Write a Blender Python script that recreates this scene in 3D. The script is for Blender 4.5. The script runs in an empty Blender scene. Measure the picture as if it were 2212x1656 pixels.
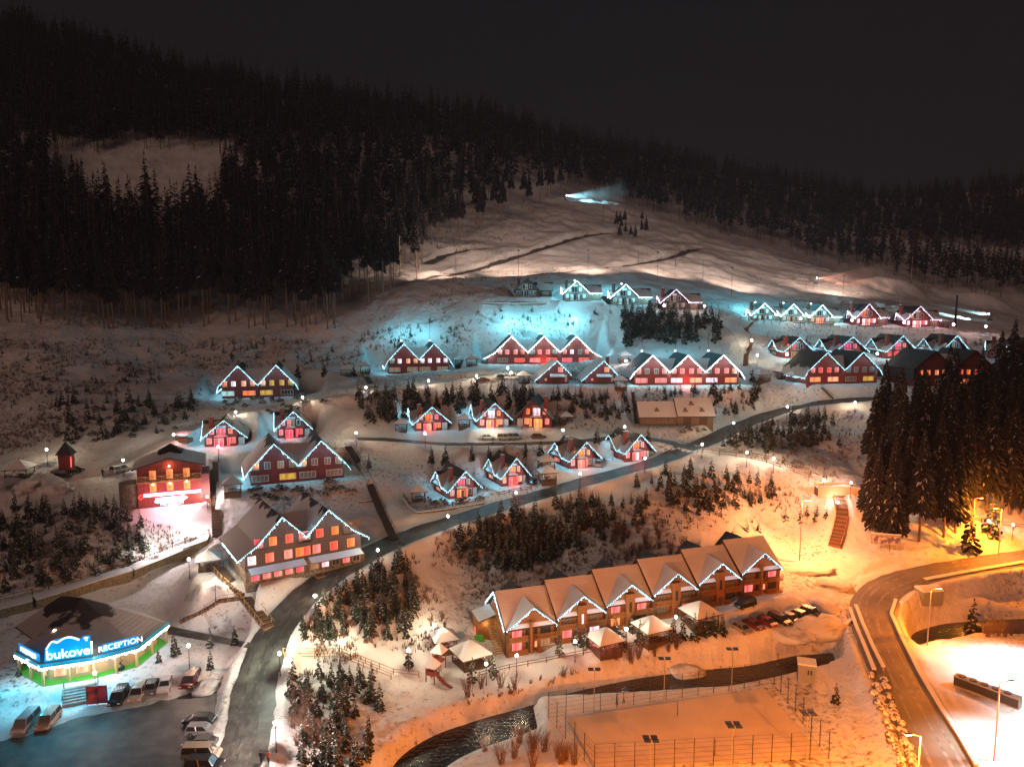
import bpy, bmesh, math, random
import numpy as np
from mathutils import Vector, Matrix
R = math.radians
random.seed(7); RNG = np.random.default_rng(7)
scene = bpy.context.scene
col = scene.collection

# ------------------------------------------------------------ camera
F = 1600.0; CU, CV = 1106.0, 828.0; PITCH = R(6.5); CAMZ = 70.0
cam_d = bpy.data.cameras.new('camera'); cam = bpy.data.objects.new('camera', cam_d); col.objects.link(cam)
cam_d.sensor_width = 36; cam_d.lens = 36*F/2212.0
cam.location = (0, 0, CAMZ); cam.rotation_euler = (R(90)-PITCH, 0, 0)
cam_d.clip_start = 1; cam_d.clip_end = 6000
scene.camera = cam
# ------------------------------------------------------------ night sky
world = bpy.data.worlds.new('World'); scene.world = world; world.use_nodes = True
wn = world.node_tree; wn.nodes.clear()
def wnode(t, **k):
    n = wn.nodes.new(t)
    for a, b in k.items(): setattr(n, a, b)
    return n
w_out = wnode('ShaderNodeOutputWorld'); w_bg = wnode('ShaderNodeBackground'); w_tc = wnode('ShaderNodeTexCoord')
w_sep = wnode('ShaderNodeSeparateXYZ'); w_ramp = wnode('ShaderNodeValToRGB')
w_sky = wnode('ShaderNodeTexSky', sky_type='NISHITA', sun_disc=False); w_sky.sun_elevation = R(1.0); w_sky.sun_rotation = R(200)
w_mix = wnode('ShaderNodeMix', data_type='RGBA', blend_type='ADD'); w_mix.inputs[0].default_value = 1.0
w_sc = wnode('ShaderNodeMix', data_type='RGBA', blend_type='MULTIPLY'); w_sc.inputs[0].default_value = 1.0
w_sc.inputs[7].default_value = (.0008, .0006, .0006, 1)
w_ramp.color_ramp.elements[0].position = 0.0; w_ramp.color_ramp.elements[0].color = (.008, .006, .0066, 1)
w_ramp.color_ramp.elements[1].position = 0.42; w_ramp.color_ramp.elements[1].color = (.0048, .0050, .0066, 1)
wn.links.new(w_tc.outputs['Generated'], w_sep.inputs[0]); wn.links.new(w_sep.outputs[2], w_ramp.inputs[0])
wn.links.new(w_sky.outputs[0], w_sc.inputs[6]); wn.links.new(w_ramp.outputs[0], w_mix.inputs[6]); wn.links.new(w_sc.outputs[2], w_mix.inputs[7])
wn.links.new(w_mix.outputs[2], w_bg.inputs[0]); w_bg.inputs[1].default_value = 1.0
wn.links.new(w_bg.outputs[0], w_out.inputs[0])
# faint warm night light from behind the camera (moon and town glow)
sun_d = bpy.data.lights.new('moonlight', 'SUN'); sun_d.energy = 0.48; sun_d.angle = R(50); sun_d.color = (1.0, .59, .45)
sun = bpy.data.objects.new('moonlight', sun_d); col.objects.link(sun); sun.rotation_euler = (R(66), 0, R(-36))
vs = scene.view_settings
vs.view_transform = 'Standard'; vs.look = 'None'; vs.gamma = 1; vs.exposure = 0.15; vs.use_curve_mapping = False
try:
    scene.cycles.use_denoising = True; scene.cycles.use_light_tree = True
    scene.cycles.max_bounces = 4; scene.cycles.diffuse_bounces = 2; scene.cycles.glossy_bounces = 2
    scene.cycles.volume_bounces = 0; scene.cycles.sample_clamp_indirect = 2.0; scene.cycles.volume_max_steps = 64
    scene.cycles.transparent_max_bounces = 4
except Exception as e: print(e)

# ------------------------------------------------------------ pixel <-> world helpers (2212 x 1656 picture units)
def ray(u, v):
    x = (u-CU)/F; yc = -(v-CV)/F
    d = np.array([x, math.cos(PITCH)+yc*math.sin(PITCH), -math.sin(PITCH)+yc*math.cos(PITCH)])
    return d/d[1]                      # per metre of forward distance
def PY(u, v, Y): d = ray(u, v)*Y; return Vector((d[0], d[1], d[2]+CAMZ))
def PZ(u, v, z):
    d = ray(u, v); t = (z-CAMZ)/d[2]; return Vector((d[0]*t, d[1]*t, z))
def depth_of(p): return p[1]*math.cos(PITCH)-(p[2]-CAMZ)*math.sin(PITCH)

# ------------------------------------------------------------ terrain
CTL = []   # world points
def cz(u, v, z): CTL.append(tuple(PZ(u, v, z)))
def cy(u, v, Y): CTL.append(tuple(PY(u, v, Y)))
for a in [(-250,1700,9),(0,1660,9),(200,1660,9),(430,1660,9),(0,1560,9),(200,1560,9),(440,1500,9),(540,1500,9.2),(545,1600,9.1),(540,1700,9),(0,1500,9.3),
          (60,1475,10.2),(200,1460,10.2),(330,1425,10.6),(400,1370,11.4),(-40,1410,10.6),(20,1372,11.3),(420,1450,10),(500,1430,10),
          (0,1358,11.6),(150,1318,12.2),(280,1268,13.2),(400,1214,15.2),(-150,1390,11.5),
          (470,1340,12.6),(380,1330,12),(555,1375,12.2),(420,1290,15.2),(340,1290,13),
          (-150,1320,16),(0,1300,16),(150,1262,16.8),(280,1220,17.6),(400,1176,19),(455,1158,19.4),
          (0,1200,20.5),(150,1170,21.5),(300,1140,22),(400,1120,22),(440,1100,22.6),
          (0,1075,27),(140,1052,28),(230,1035,28.6),(0,1110,24.5),(200,1090,25.5),
          (570,1400,12),(612,1330,15),(680,1265,17.4),(760,1215,18.5),(860,1165,19.5),(1000,1118,20.5),(1100,1087,21.6),(1200,1060,23),(1300,1030,24.6),
          (1400,1003,26.6),(1450,985,27.6),(1520,957,29.2),(1590,923,31.4),(1700,884,35.2),(1830,866,37),(1900,862,37.5),
          (520,1290,17.2),(600,1300,16.2),(710,1232,18.2),(800,1185,18.9),
          (480,1255,18.6),(460,1180,20.6),(470,1090,23),(500,1120,22),(560,1110,22.4),(650,1080,24),(750,1080,23.6),(820,1120,21.4),(850,1020,26),(800,980,28.8),(880,1080,22),
          (900,960,31),(1000,962,31),(1100,960,31.4),(1200,958,31.4),(1300,950,31.4),(1380,940,31.4),(770,946,32),
          (900,985,28),(1000,990,26),(1100,985,26.4),(1200,975,28.4),(930,1040,23.4),(860,1000,26.6),
          # slope below the uphill road
          (650,1400,9.6),(700,1450,8),(640,1500,9),(610,1600,9),(620,1700,9),(700,1600,7),(800,1550,6),(800,1650,5.6),(690,1320,14),(760,1350,12),(830,1280,14.6),(900,1200,17.6),
          (870,1400,7.6),(950,1400,6.4),(900,1300,12),(1000,1280,11),(1000,1200,15.4),(1100,1160,17),(1200,1130,18.6),(1300,1100,20),(1200,1200,13.4),(1400,1060,23),(1400,1150,17),
          (1500,1020,25.6),(1600,1000,27),(1600,1080,20.5),(1500,1120,18.2),(1700,1020,25.5),(1790,1055,23),(1700,1090,18.5),(1840,1060,23),(1650,1130,14.6),(1750,1130,14.4),(1800,1120,17),
          (1700,1180,12.4),(1800,1190,12),(1850,1210,11.4),(1560,1160,15.4),(1640,1000,27),(1700,940,30.6),(1800,930,32),(1850,980,28.5),(1600,960,29.4),
          # terrace building ground
          (1000,1400,6),(1090,1420,6),(1000,1440,5.6),(1060,1455,5.6),(1180,1420,6.2),(1300,1385,7.2),(1400,1365,7.8),(1500,1345,8.4),(1600,1330,9),(1700,1300,9.8),(1760,1320,9.2),(1800,1300,9.4),(1720,1250,11),(1800,1240,10.6),(1850,1270,9.8),
          (1550,1370,8.4),(1650,1360,8.6),(1760,1350,8.8),
          # banks, river and court
          (950,1500,5.6),(1000,1530,5.4),(870,1560,5.4),(1100,1490,5.6),(1300,1440,6.2),(1500,1400,7),(1700,1370,7.6),(1790,1345,8.4),
          (870,1656,3.6),(900,1620,3.4),(1000,1582,3.4),(1092,1558,3.4),(1228,1510,3.8),(1350,1480,4),(1449,1463,4.2),(1551,1446,4.4),(1725,1408,4.6),(1800,1378,4.8),
          (1130,1620,4.8),(1050,1656,4.6),(1200,1560,5.4),(1300,1540,5.5),(1500,1500,5.5),(1672,1470,5.5),(1500,1600,5.5),(1300,1656,5.5),(1700,1600,5.5),(1844,1618,5.7),(1844,1700,5.7),
          (1750,1450,5.8),(1850,1500,6.4),(1880,1600,6.8),(1940,1656,7.2),(1780,1420,6),
          # right side
          (1860,1262,9.8),(1920,1250,10),(2000,1235,10.4),(2100,1219,11),(2212,1203,11.6),(2350,1190,12),(1878,1330,9),(1900,1390,8.6),(1935,1460,8.2),(1975,1540,8),(2020,1620,7.8),(2060,1700,7.6),
          (2050,1380,6.4),(1960,1330,7.4),(2000,1290,8),(2100,1270,8.4),(2212,1250,9),(2100,1300,7),(2212,1310,5.6),(2050,1345,4.8),(2150,1350,4.6),(2212,1345,4.6),
          (2000,1400,7.4),(2100,1400,7.6),(2212,1390,7.4),(2100,1500,7.6),(2212,1500,7.6),(2150,1650,7.6),(2350,1450,7.6),(2350,1700,7.6),
          (1860,1170,13),(1950,1185,12.4),(2050,1175,12.6),(2150,1165,13),(2212,1160,13),(2350,1150,14),(1900,1120,17),(2000,1110,18),(2100,1120,16.6),(2212,1140,14.5),(1950,1060,22)]:
    cz(*a)
for a in [(1950,960,200),(2100,960,202),(2212,960,205),(2400,960,210),(1950,870,232),(2100,860,236),(2300,860,240),
          # village rows
          (474,964,190),(628,945,196),(540,990,182),(640,1035,172),(740,1000,178),(370,975,184),(300,985,182),(370,945,192),(440,910,202),(540,885,208),(650,866,214),(780,845,221),(860,838,225),
          (700,905,205),(0,1000,176),(0,940,190),(150,990,180),(250,900,198),(0,870,205),(150,850,214),(300,850,218),(420,870,214),
          (512,858,228),(596,855,230),(680,840,232),(400,820,232),
          (835,809,262),(971,800,262),(760,815,250),(700,800,252),(900,835,232),(960,822,240),
          (930,922,214),(1063,922,214),(1165,922,215),(860,920,212),(1240,925,214),(1320,925,214),(900,880,222),(1040,875,224),(1180,870,226),(1300,870,226),(1040,850,232),(1180,850,234),
          (1420,917,218),(1510,919,218),(1440,870,232),(1560,880,230),(1350,925,212),(1600,870,236),
          (996,1075,177),(1107,1048,182),(1257,1010,192),(1376,993,196),
          (1204,829,236),(1303,829,236),(1100,800,246),(1040,812,240),(1260,790,255),(1350,800,246),
          (1110,788,268),(1240,783,268),(1170,750,282),(1100,720,284),(1250,720,284),(1000,740,284),(1330,740,280),
          (1367,832,235),(1480,832,235),(1600,830,236),(1480,780,254),(1600,780,254),(1670,820,240),(1660,780,256),
          (1788,827,238),(1865,827,238),(2020,832,240),(2109,832,240),(1700,845,236),(1900,840,238),
          (1600,740,268),(1500,740,268),(1400,740,270),(1500,700,280),(1350,700,284),
          (1729,773,262),(1840,774,262),(1950,774,262),(2064,774,262),(2160,774,262),(2300,775,262),(1650,775,258),
          (1800,735,280),(2000,735,280),(2180,738,280),(1650,720,282),
          (1653,694,300),(1715,695,300),(1776,698,300),(1880,702,300),(1988,706,300),(2100,712,300),(2212,716,302),(2350,722,300),(1580,682,302),
          (1143,641,306),(1245,649,300),(1352,658,300),(1461,669,300),(1540,676,300),(1050,640,300),(1000,650,298),(950,650,298),
          (1100,690,290),(1250,690,290),(1000,690,290),(900,700,286),(800,740,278),(880,740,276),(930,600,330),(1050,600,345),(1143,610,330),(1250,610,330),(1400,620,330),(1550,640,330),(1700,660,335),(1900,672,340),(2100,680,345),(2212,695,345),
          (930,555,380),(1100,560,385),(1250,560,390),(1400,560,400),(1550,560,410),(1000,500,430),(1100,470,460),(1200,470,470),(1300,480,470),(1400,500,460),(1700,600,395),(1850,630,380),(1600,570,420),
          (1150,430,520),(1230,415,550),(1300,420,545),(1400,455,520),(1500,500,500),(1650,541,470),(1750,568,450),(1900,612,410),(2010,640,395),(2212,690,380),(2350,720,370),
          # beyond the ski slope
          (1300,440,620),(1500,520,580),(1750,590,540),(2000,655,520),(2212,690,520),
          (1300,410,680),(1500,450,700),(1750,500,720),(2000,540,740),(2212,560,740),(2450,560,740),
          (1062,262,860),(1192,308,880),(1426,350,950),(1738,408,1000),(1894,436,1050),(2050,424,1050),(2212,400,1050),(2500,370,1050),
          (1426,380,1250),(2000,450,1300),(1738,430,1300),
          # forested mountain on the left
          (0,700,252),(150,700,262),(300,710,275),(400,712,282),(520,712,284),(640,722,282),(720,735,278),(300,780,250),(150,780,236),(0,780,228),(500,780,256),(640,780,256),(-200,700,240),(-200,900,195),
          (760,690,292),(850,640,308),(910,600,330),(920,520,400),(960,480,440),(1100,430,510),(1200,395,570),
          (0,600,300),(200,600,310),(400,600,330),(600,600,345),(780,590,350),(0,480,380),(200,480,400),(400,480,410),(600,480,430),(800,470,450),(950,430,500),
          (-300,480,360),(80,420,450),(300,425,450),(500,420,455),(80,330,500),(300,322,510),(500,315,520),(700,380,520),(900,360,560),(1050,350,600),(1150,370,610),
          (0,200,600),(300,230,600),(600,270,640),(900,310,680),(0,75,700),(120,95,710),(300,150,730),(450,185,750),(600,215,770),(800,232,800),(950,262,830),(-400,20,700),(-400,300,520),
          (0,110,900),(400,210,950),(800,260,1000)]:
    cy(*a)
CTL = np.array(CTL)
# drop near-duplicate points
keep = []
for i, p in enumerate(CTL):
    if all((p[0]-CTL[j][0])**2+(p[1]-CTL[j][1])**2 > 4.0 for j in keep): keep.append(i)
CTL = CTL[keep]
def _rbf():
    n = len(CTL); P = CTL[:, :2]; D = np.sqrt(((P[:, None]-P[None])**2).sum(-1))
    A = np.zeros((n+3, n+3)); A[:n, :n] = D - np.eye(n)*0.6*0; A[:n, n] = 1; A[:n, n+1:] = P; A[n, :n] = 1; A[n+1:, :n] = P.T
    b = np.zeros(n+3); b[:n] = CTL[:, 2]
    return np.linalg.solve(A, b)
WRBF = _rbf()
def rbf(x, y):
    out = np.empty(len(x)); n = len(CTL)
    for i in range(0, len(x), 20000):
        xx, yy = x[i:i+20000], y[i:i+20000]
        D = np.sqrt((xx[:, None]-CTL[None, :, 0])**2+(yy[:, None]-CTL[None, :, 1])**2)
        out[i:i+20000] = D@WRBF[:n]+WRBF[n]+WRBF[n+1]*xx+WRBF[n+2]*yy
    return out
def vnoise(x, y, sc, seed):
    g = np.random.default_rng(seed).random((128, 128)); xs, ys = x/sc+1000, y/sc+1000
    xi, yi = np.floor(xs).astype(int), np.floor(ys).astype(int); fx, fy = xs-xi, ys-yi
    fx, fy = fx*fx*(3-2*fx), fy*fy*(3-2*fy)
    a = g[xi % 128, yi % 128]; b = g[(xi+1) % 128, yi % 128]; c = g[xi % 128, (yi+1) % 128]; d = g[(xi+1) % 128, (yi+1) % 128]
    return (a*(1-fx)+b*fx)*(1-fy)+(c*(1-fx)+d*fx)*fy-.5
NS, NY = 760, 620
SS = np.linspace(-1.0, 1.0, NS); YG = np.geomspace(72, 1320, NY)
GX = SS[None, :]*YG[:, None]; GY = np.repeat(YG[:, None], NS, 1)
GZ = rbf(GX.ravel(), GY.ravel()).reshape(NY, NS)
LY0, LY1 = math.log(72), math.log(1320)
def H(x, y):
    x = np.asarray(x, float); y = np.maximum(np.asarray(y, float), 72.001)
    s = np.clip((x/y+1.0)/2*(NS-1), 0, NS-1.001); t = np.clip((np.log(y)-LY0)/(LY1-LY0)*(NY-1), 0, NY-1.001)
    si, ti = s.astype(int), t.astype(int); fs, ft = s-si, t-ti
    return (GZ[ti, si]*(1-fs)+GZ[ti, si+1]*fs)*(1-ft)+(GZ[ti+1, si]*(1-fs)+GZ[ti+1, si+1]*fs)*ft
TT = np.geomspace(73, 1300, 1500)
def G(u, v):
    d = ray(u, v); xs, ys, zs = d[0]*TT, TT, CAMZ+d[2]*TT
    b = zs < H(xs, ys); i = int(np.argmax(b)) if b.any() else len(TT)-1
    if i > 0:
        lo, hi = TT[i-1], TT[i]
        for _ in range(12):
            m = (lo+hi)/2
            if CAMZ+d[2]*m < float(H(d[0]*m, m)): hi = m
            else: lo = m
        t = hi
    else: t = TT[0]
    return Vector((d[0]*t, t, float(H(d[0]*t, t))))
def smooth(t): t = np.clip(t, 0, 1); return t*t*(3-2*t)
def plateau(cx, cy_, rot, x0, x1, y0, y1, z, fall=3.5):
    dx, dy = GX-cx, GY-cy_; c, s = math.cos(rot), math.sin(rot)
    lx, ly = dx*c+dy*s, -dx*s+dy*c
    d = np.maximum(np.maximum(x0-lx, lx-x1), np.maximum(y0-ly, ly-y1))
    w = 1-smooth(d/fall); GZ[:] = GZ*(1-w)+z*w
def resample(P, step):
    out = [P[0]]; 
    for a, b in zip(P[:-1], P[1:]):
        n = max(1, int((b-a).length/step))
        for i in range(1, n+1): out.append(a.lerp(b, i/n))
    return out
def smooth_line(P, it=6):
    P = [p.copy() for p in P]
    for _ in range(it):
        Q = [P[0]]+[(P[i-1]+P[i]*2+P[i+1])/4 for i in range(1, len(P)-1)]+[P[-1]]; P = Q
    return P
def line_px(pts, step=2.0, it=6, dense=True): return smooth_line(resample([G(*p) for p in pts], step), it)
def carve(line, half, fall, dz=0.0, berm=0.0):
    L = np.array([(p.x, p.y, p.z) for p in line]); best = np.full(GX.shape, 1e9); zz = np.zeros(GX.shape)
    x0, x1, y0, y1 = L[:, 0].min()-half-fall-2, L[:, 0].max()+half+fall+2, L[:, 1].min()-half-fall-2, L[:, 1].max()+half+fall+2
    m = (GX > x0) & (GX < x1) & (GY > y0) & (GY < y1); px, py = GX[m], GY[m]; bb = np.full(px.shape, 1e9); bz = np.zeros(px.shape)
    for a, b in zip(L[:-1], L[1:]):
        ex, ey = b[0]-a[0], b[1]-a[1]; l2 = ex*ex+ey*ey+1e-9
        t = np.clip(((px-a[0])*ex+(py-a[1])*ey)/l2, 0, 1); d = np.hypot(px-a[0]-t*ex, py-a[1]-t*ey)
        k = d < bb; bb[k] = d[k]; bz[k] = (a[2]+t*(b[2]-a[2]))[k]
    w = 1-smooth((bb-half)/fall); g = GZ[m]; nn = vnoise(px, py, 2.3, 9)+.6; GZ[m] = g*(1-w)+(bz+dz)*w+berm*np.exp(-((bb-half-.9)/.75)**2)*nn

ROAD_MAIN = [(470,1720),(520,1656),(535,1600),(548,1500),(572,1400),(612,1330),(680,1265),(760,1215),(860,1165),(930,1140),(1000,1118),(1100,1087),(1200,1060),(1300,1030),(1400,1003),(1450,985),(1520,957),(1590,923),(1640,903),(1700,884),(1760,872),(1830,866),(1900,862)]
ROAD_ROW = [(1490,968),(1430,952),(1380,942),(1300,948),(1200,957),(1065,960),(950,960),(850,950),(772,948)]
ROAD_LEFT = [(-60,1066),(0,1060),(140,1042),(230,1014),(300,978),(370,947),(440,911),(540,886),(650,867),(780,846),(860,839),(960,823),(1040,813),(1100,800)]
ROAD_RIGHT = [(2420,1180),(2300,1193),(2212,1204),(2100,1221),(2000,1238),(1920,1260),(1884,1290),(1878,1330),(1900,1390),(1935,1460),(1975,1540),(2020,1620),(2060,1710)]
ROAD_TOP = [(1560,668),(1640,690),(1730,700),(1850,707),(1990,713),(2120,720),(2212,724)]
SKI_TRACKS = [[(900,605),(1000,590),(1100,560),(1200,528),(1260,510),(1310,503)],[(1000,600),(1120,595),(1250,585),(1350,574),(1440,560),(1510,536)],[(925,570),(970,545),(1050,535)]]
RIVER = [(850,1740),(880,1656),(905,1620),(950,1600),(1000,1580),(1092,1556),(1160,1532),(1228,1508),(1350,1480),(1449,1463),(1551,1446),(1640,1428),(1725,1408),(1790,1385),(1850,1372),(1930,1362),(2050,1348),(2150,1346),(2260,1342)]
L_MAIN = line_px(ROAD_MAIN); L_ROW = line_px(ROAD_ROW); L_LEFT = line_px(ROAD_LEFT); L_RIGHT = line_px(ROAD_RIGHT, 2, 14); L_TOP = line_px(ROAD_TOP)
L_SKI = [line_px(t, 4, 10) for t in SKI_TRACKS]; L_RIVER = line_px(RIVER, 2, 8)
nz = vnoise(GX, GY, 9, 1)*.95+vnoise(GX, GY, 4.1, 2)*.55+vnoise(GX, GY, 1.9, 5)*.30+vnoise(GX, GY, 30, 3)*1.6
GZ += nz*np.clip((GY-60)/120, .35, 1.6)*np.where((GX > 5) & (GX < 60) & (GY < 125) & (GZ < 6.2), .15, 1)
for (u, v, Y, rr, hh) in [(1946,606,400,13,7),(2010,612,410,12,5),(2100,632,400,16,6),(2160,640,390,14,5),(1890,612,400,10,3)]:
    p = PY(u, v, Y); GZ += hh*np.exp(-((GX-p.x)**2+(GY-p.y)**2)/(2*(rr*.62)**2))
L_RIVER = [Vector((p.x, p.y, 3.3+1.5*i/len(L_RIVER))) for i, p in enumerate(L_RIVER)]
carve(L_RIVER, 2.2, 3.6, -1.3)
for l, h, f in ((L_MAIN, 3.6, 3), (L_ROW, 2.6, 2.2), (L_LEFT, 2.4, 3), (L_RIGHT, 4.4, 3), (L_TOP, 2, 3)): carve(l, h, f)
for l in L_SKI: carve(l, 2.6, 3, -.4)
# courts and car parks are level
def plateau_px(cs, z, fall=2.5):
    P = [PZ(u, v, z) for u, v in cs]; cx = sum(p.x for p in P)/4; cyy = sum(p.y for p in P)/4
    e = P[1]-P[0]; rot = math.atan2(e.y, e.x); c, s = math.cos(rot), math.sin(rot)
    lx = [(p.x-cx)*c+(p.y-cyy)*s for p in P]; ly = [-(p.x-cx)*s+(p.y-cyy)*c for p in P]
    plateau(cx, cyy, rot, min(lx), max(lx), min(ly), max(ly), z, fall); return P, rot
plateau_px([(0,1660),(470,1660),(440,1520),(0,1545)], 9.0)
COURT, COURT_ROT = plateau_px([(1284,1668),(1800,1640),(1672,1480),(1185,1550)], 5.5, 2)
# ------------------------------------------------------------ materials
def _new(name):
    m = bpy.data.materials.new(name); m.use_nodes = True; nt = m.node_tree; return m, nt, nt.nodes['Principled BSDF']
def mat(name, c, rough=.85, c2=None, scale=4.0, lo=.4, hi=.6, bump=0.0, bscale=8.0, metal=0.0, wave=None, detail=4.0, stretch=None, coat=0.0):
    m, nt, b = _new(name); N = nt.nodes.new; L = nt.links.new
    b.inputs['Base Color'].default_value = (*c, 1); b.inputs['Roughness'].default_value = rough; b.inputs['Metallic'].default_value = metal
    b.inputs['Coat Weight'].default_value = coat
    tc = N('ShaderNodeTexCoord'); src = tc.outputs['Object']
    if stretch:
        mp = N('ShaderNodeMapping'); mp.inputs['Scale'].default_value = stretch; L(src, mp.inputs[0]); src = mp.outputs[0]
    colr = None
    if c2:
        n = N('ShaderNodeTexNoise'); n.inputs['Scale'].default_value = scale; n.inputs['Detail'].default_value = detail; L(src, n.inputs['Vector'])
        r = N('ShaderNodeValToRGB'); r.color_ramp.elements[0].position = lo; r.color_ramp.elements[1].position = hi
        r.color_ramp.elements[0].color = (*c, 1); r.color_ramp.elements[1].color = (*c2, 1); L(n.outputs[0], r.inputs[0]); colr = r.outputs[0]
        L(colr, b.inputs['Base Color'])
    if wave:   # plank or log courses along an axis
        w = N('ShaderNodeTexWave'); w.bands_direction = wave[0]; w.inputs['Scale'].default_value = wave[1]; w.inputs['Distortion'].default_value = .6; L(tc.outputs['Object'], w.inputs['Vector'])
        mx = N('ShaderNodeMix'); mx.data_type = 'RGBA'; mx.blend_type = 'MULTIPLY'; mx.inputs[0].default_value = wave[2]
        if colr: L(colr, mx.inputs[6])
        else: mx.inputs[6].default_value = (*c, 1)
        L(w.outputs[0], mx.inputs[7]); L(mx.outputs[2], b.inputs['Base Color'])
    if bump:
        n2 = N('ShaderNodeTexNoise'); n2.inputs['Scale'].default_value = bscale; n2.inputs['Detail'].default_value = 6; L(src, n2.inputs['Vector'])
        bp = N('ShaderNodeBump'); bp.inputs['Strength'].default_value = bump; bp.inputs['Distance'].default_value = .4; L(n2.outputs[0], bp.inputs['Height']); L(bp.outputs[0], b.inputs['Normal'])
    return m
def emis(name, c, s, sample='NONE', stripes=False):
    m, nt, b = _new(name); b.inputs['Base Color'].default_value = (c[0]*.5, c[1]*.5, c[2]*.5, 1); b.inputs['Roughness'].default_value = .3
    b.inputs['Emission Color'].default_value = (*c, 1); b.inputs['Emission Strength'].default_value = s
    if stripes:   # curtains behind the glass
        N = nt.nodes.new; L = nt.links.new; tc = N('ShaderNodeTexCoord'); n = N('ShaderNodeTexNoise'); mp = N('ShaderNodeMapping'); mp.inputs['Scale'].default_value = (2.2, 2.2, .25)
        L(tc.outputs['Object'], mp.inputs[0]); L(mp.outputs[0], n.inputs['Vector']); n.inputs['Scale'].default_value = 1.3; n.inputs['Detail'].default_value = 3
        r = N('ShaderNodeValToRGB'); r.color_ramp.elements[0].position = .36; r.color_ramp.elements[1].position = .62
        k = (min(1, c[0]), min(1, c[1]*1.35+.05), min(1, c[2]*1.6+.05))
        r.color_ramp.elements[0].color = (c[0]*.38, c[1]*.3, c[2]*.3, 1); r.color_ramp.elements[1].color = (*k, 1)
        L(n.outputs[0], r.inputs[0]); L(r.outputs[0], b.inputs['Emission Color'])
    try: m.cycles.emission_sampling = sample
    except Exception: pass
    return m
M = {}
def terrain_mat():
    m = mat('snow_ground', (.82, .80, .80), .75, (.66, .61, .58), .11, .35, .75, bump=1.0, bscale=.6, detail=9); nt = m.node_tree; N = nt.nodes.new; L = nt.links.new; b = nt.nodes['Principled BSDF']
    tc = N('ShaderNodeTexCoord'); a = N('ShaderNodeTexNoise'); a.inputs['Scale'].default_value = .035; a.inputs['Detail'].default_value = 3; f = N('ShaderNodeTexNoise'); f.inputs['Scale'].default_value = 1.15; f.inputs['Detail'].default_value = 9; f.inputs['Roughness'].default_value = .72
    L(tc.outputs['Object'], a.inputs['Vector']); L(tc.outputs['Object'], f.inputs['Vector'])
    ad = N('ShaderNodeMath'); ad.operation = 'MULTIPLY_ADD'; ad.inputs[1].default_value = .55; L(a.outputs[0], ad.inputs[0]); L(f.outputs[0], ad.inputs[2])
    mr = N('ShaderNodeMapRange'); mr.inputs[1].default_value = .84; mr.inputs[2].default_value = .97; L(ad.outputs[0], mr.inputs[0])
    mx = N('ShaderNodeMix'); mx.data_type = 'RGBA'; src = b.inputs['Base Color'].links[0].from_socket; L(src, mx.inputs[6]); mx.inputs[7].default_value = (.20, .13, .10, 1); L(mr.outputs[0], mx.inputs[0]); L(mx.outputs[2], b.inputs['Base Color']); return m
M['terrain'] = terrain_mat()
M['snow'] = mat('snow', (.82, .81, .82), .7, bump=.25, bscale=1.6)
M['snow_dirty'] = mat('dirty_snow', (.74, .71, .69), .85, (.22, .18, .155), 1.3, .52, .72, bump=.8, bscale=2.5)
M['asphalt'] = mat('asphalt', (.044, .038, .032), .5, (.19, .17, .15), .33, .40, .80, bump=.2, bscale=6, detail=8)
M['road_lit'] = mat('sodium_lit_road', (.12, .10, .08), .55, (.28, .24, .19), .12, .3, .8, bump=.2, bscale=5, detail=8)  # paler, warmer road tone: sodium light put into the colour
M['packed'] = mat('packed_snow', (.46, .43, .40), .7, (.70, .68, .66), .22, .35, .7, bump=.5, bscale=2, detail=8)
M['tread'] = mat('tread_marks', (.055, .05, .045), .55, (.20, .18, .16), .55, .45, .75)
M['track_wet'] = mat('salt_streak', (.30, .28, .26), .6, (.15, .14, .13), .8, .35, .65)
M['track'] = mat('track_bank_shade', (.085, .072, .065), .95, (.16, .14, .13), .2, .4, .8, bump=.5, bscale=2)  # dark tone of the cut-in tracks: bank shade put into the colour
M['court'] = mat('sodium_tinted_court', (.62, .49, .36), .8, (.72, .58, .44), .12, .4, .6, bump=.12, bscale=3, detail=8)  # court snow tinted warm, part of the sodium light is in its colour
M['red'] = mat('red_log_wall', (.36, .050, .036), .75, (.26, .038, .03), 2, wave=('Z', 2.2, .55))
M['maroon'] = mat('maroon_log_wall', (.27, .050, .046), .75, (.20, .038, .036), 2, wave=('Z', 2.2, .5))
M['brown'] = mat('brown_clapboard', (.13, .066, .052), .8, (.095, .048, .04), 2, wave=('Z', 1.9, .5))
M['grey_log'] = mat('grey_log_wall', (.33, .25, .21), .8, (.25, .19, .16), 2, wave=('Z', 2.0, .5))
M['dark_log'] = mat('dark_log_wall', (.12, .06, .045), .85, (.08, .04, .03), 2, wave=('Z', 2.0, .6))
M['timber'] = mat('honey_timber', (.33, .135, .036), .7, (.25, .10, .027), 3, wave=('Z', 2.4, .4))
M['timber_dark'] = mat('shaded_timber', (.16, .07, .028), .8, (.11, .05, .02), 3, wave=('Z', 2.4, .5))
M['wood'] = mat('brown_wood', (.13, .065, .035), .8, (.09, .045, .025), 6)
M['rail_wood'] = mat('worn_tread_wood', (.20, .11, .06), .8)
M['trim'] = mat('pale_wood_trim', (.45, .27, .12), .7)
M['white'] = mat('white_paint', (.72, .70, .68), .6)
M['stone'] = mat('rubble_stone', (.13, .09, .065), .9, (.26, .19, .14), 2.4, .42, .58, bump=.9, bscale=3)
M['stone_yel'] = mat('ochre_stone', (.34, .26, .15), .9, (.22, .16, .09), 2.4, .42, .58, bump=.8, bscale=3)
M['concrete'] = mat('concrete', (.34, .32, .30), .85, (.24, .22, .21), .8, .4, .6, bump=.3, bscale=3)
M['barn'] = mat('weathered_boards', (.25, .17, .11), .9, (.16, .105, .07), 2.0, stretch=(6, 6, .5))
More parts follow.
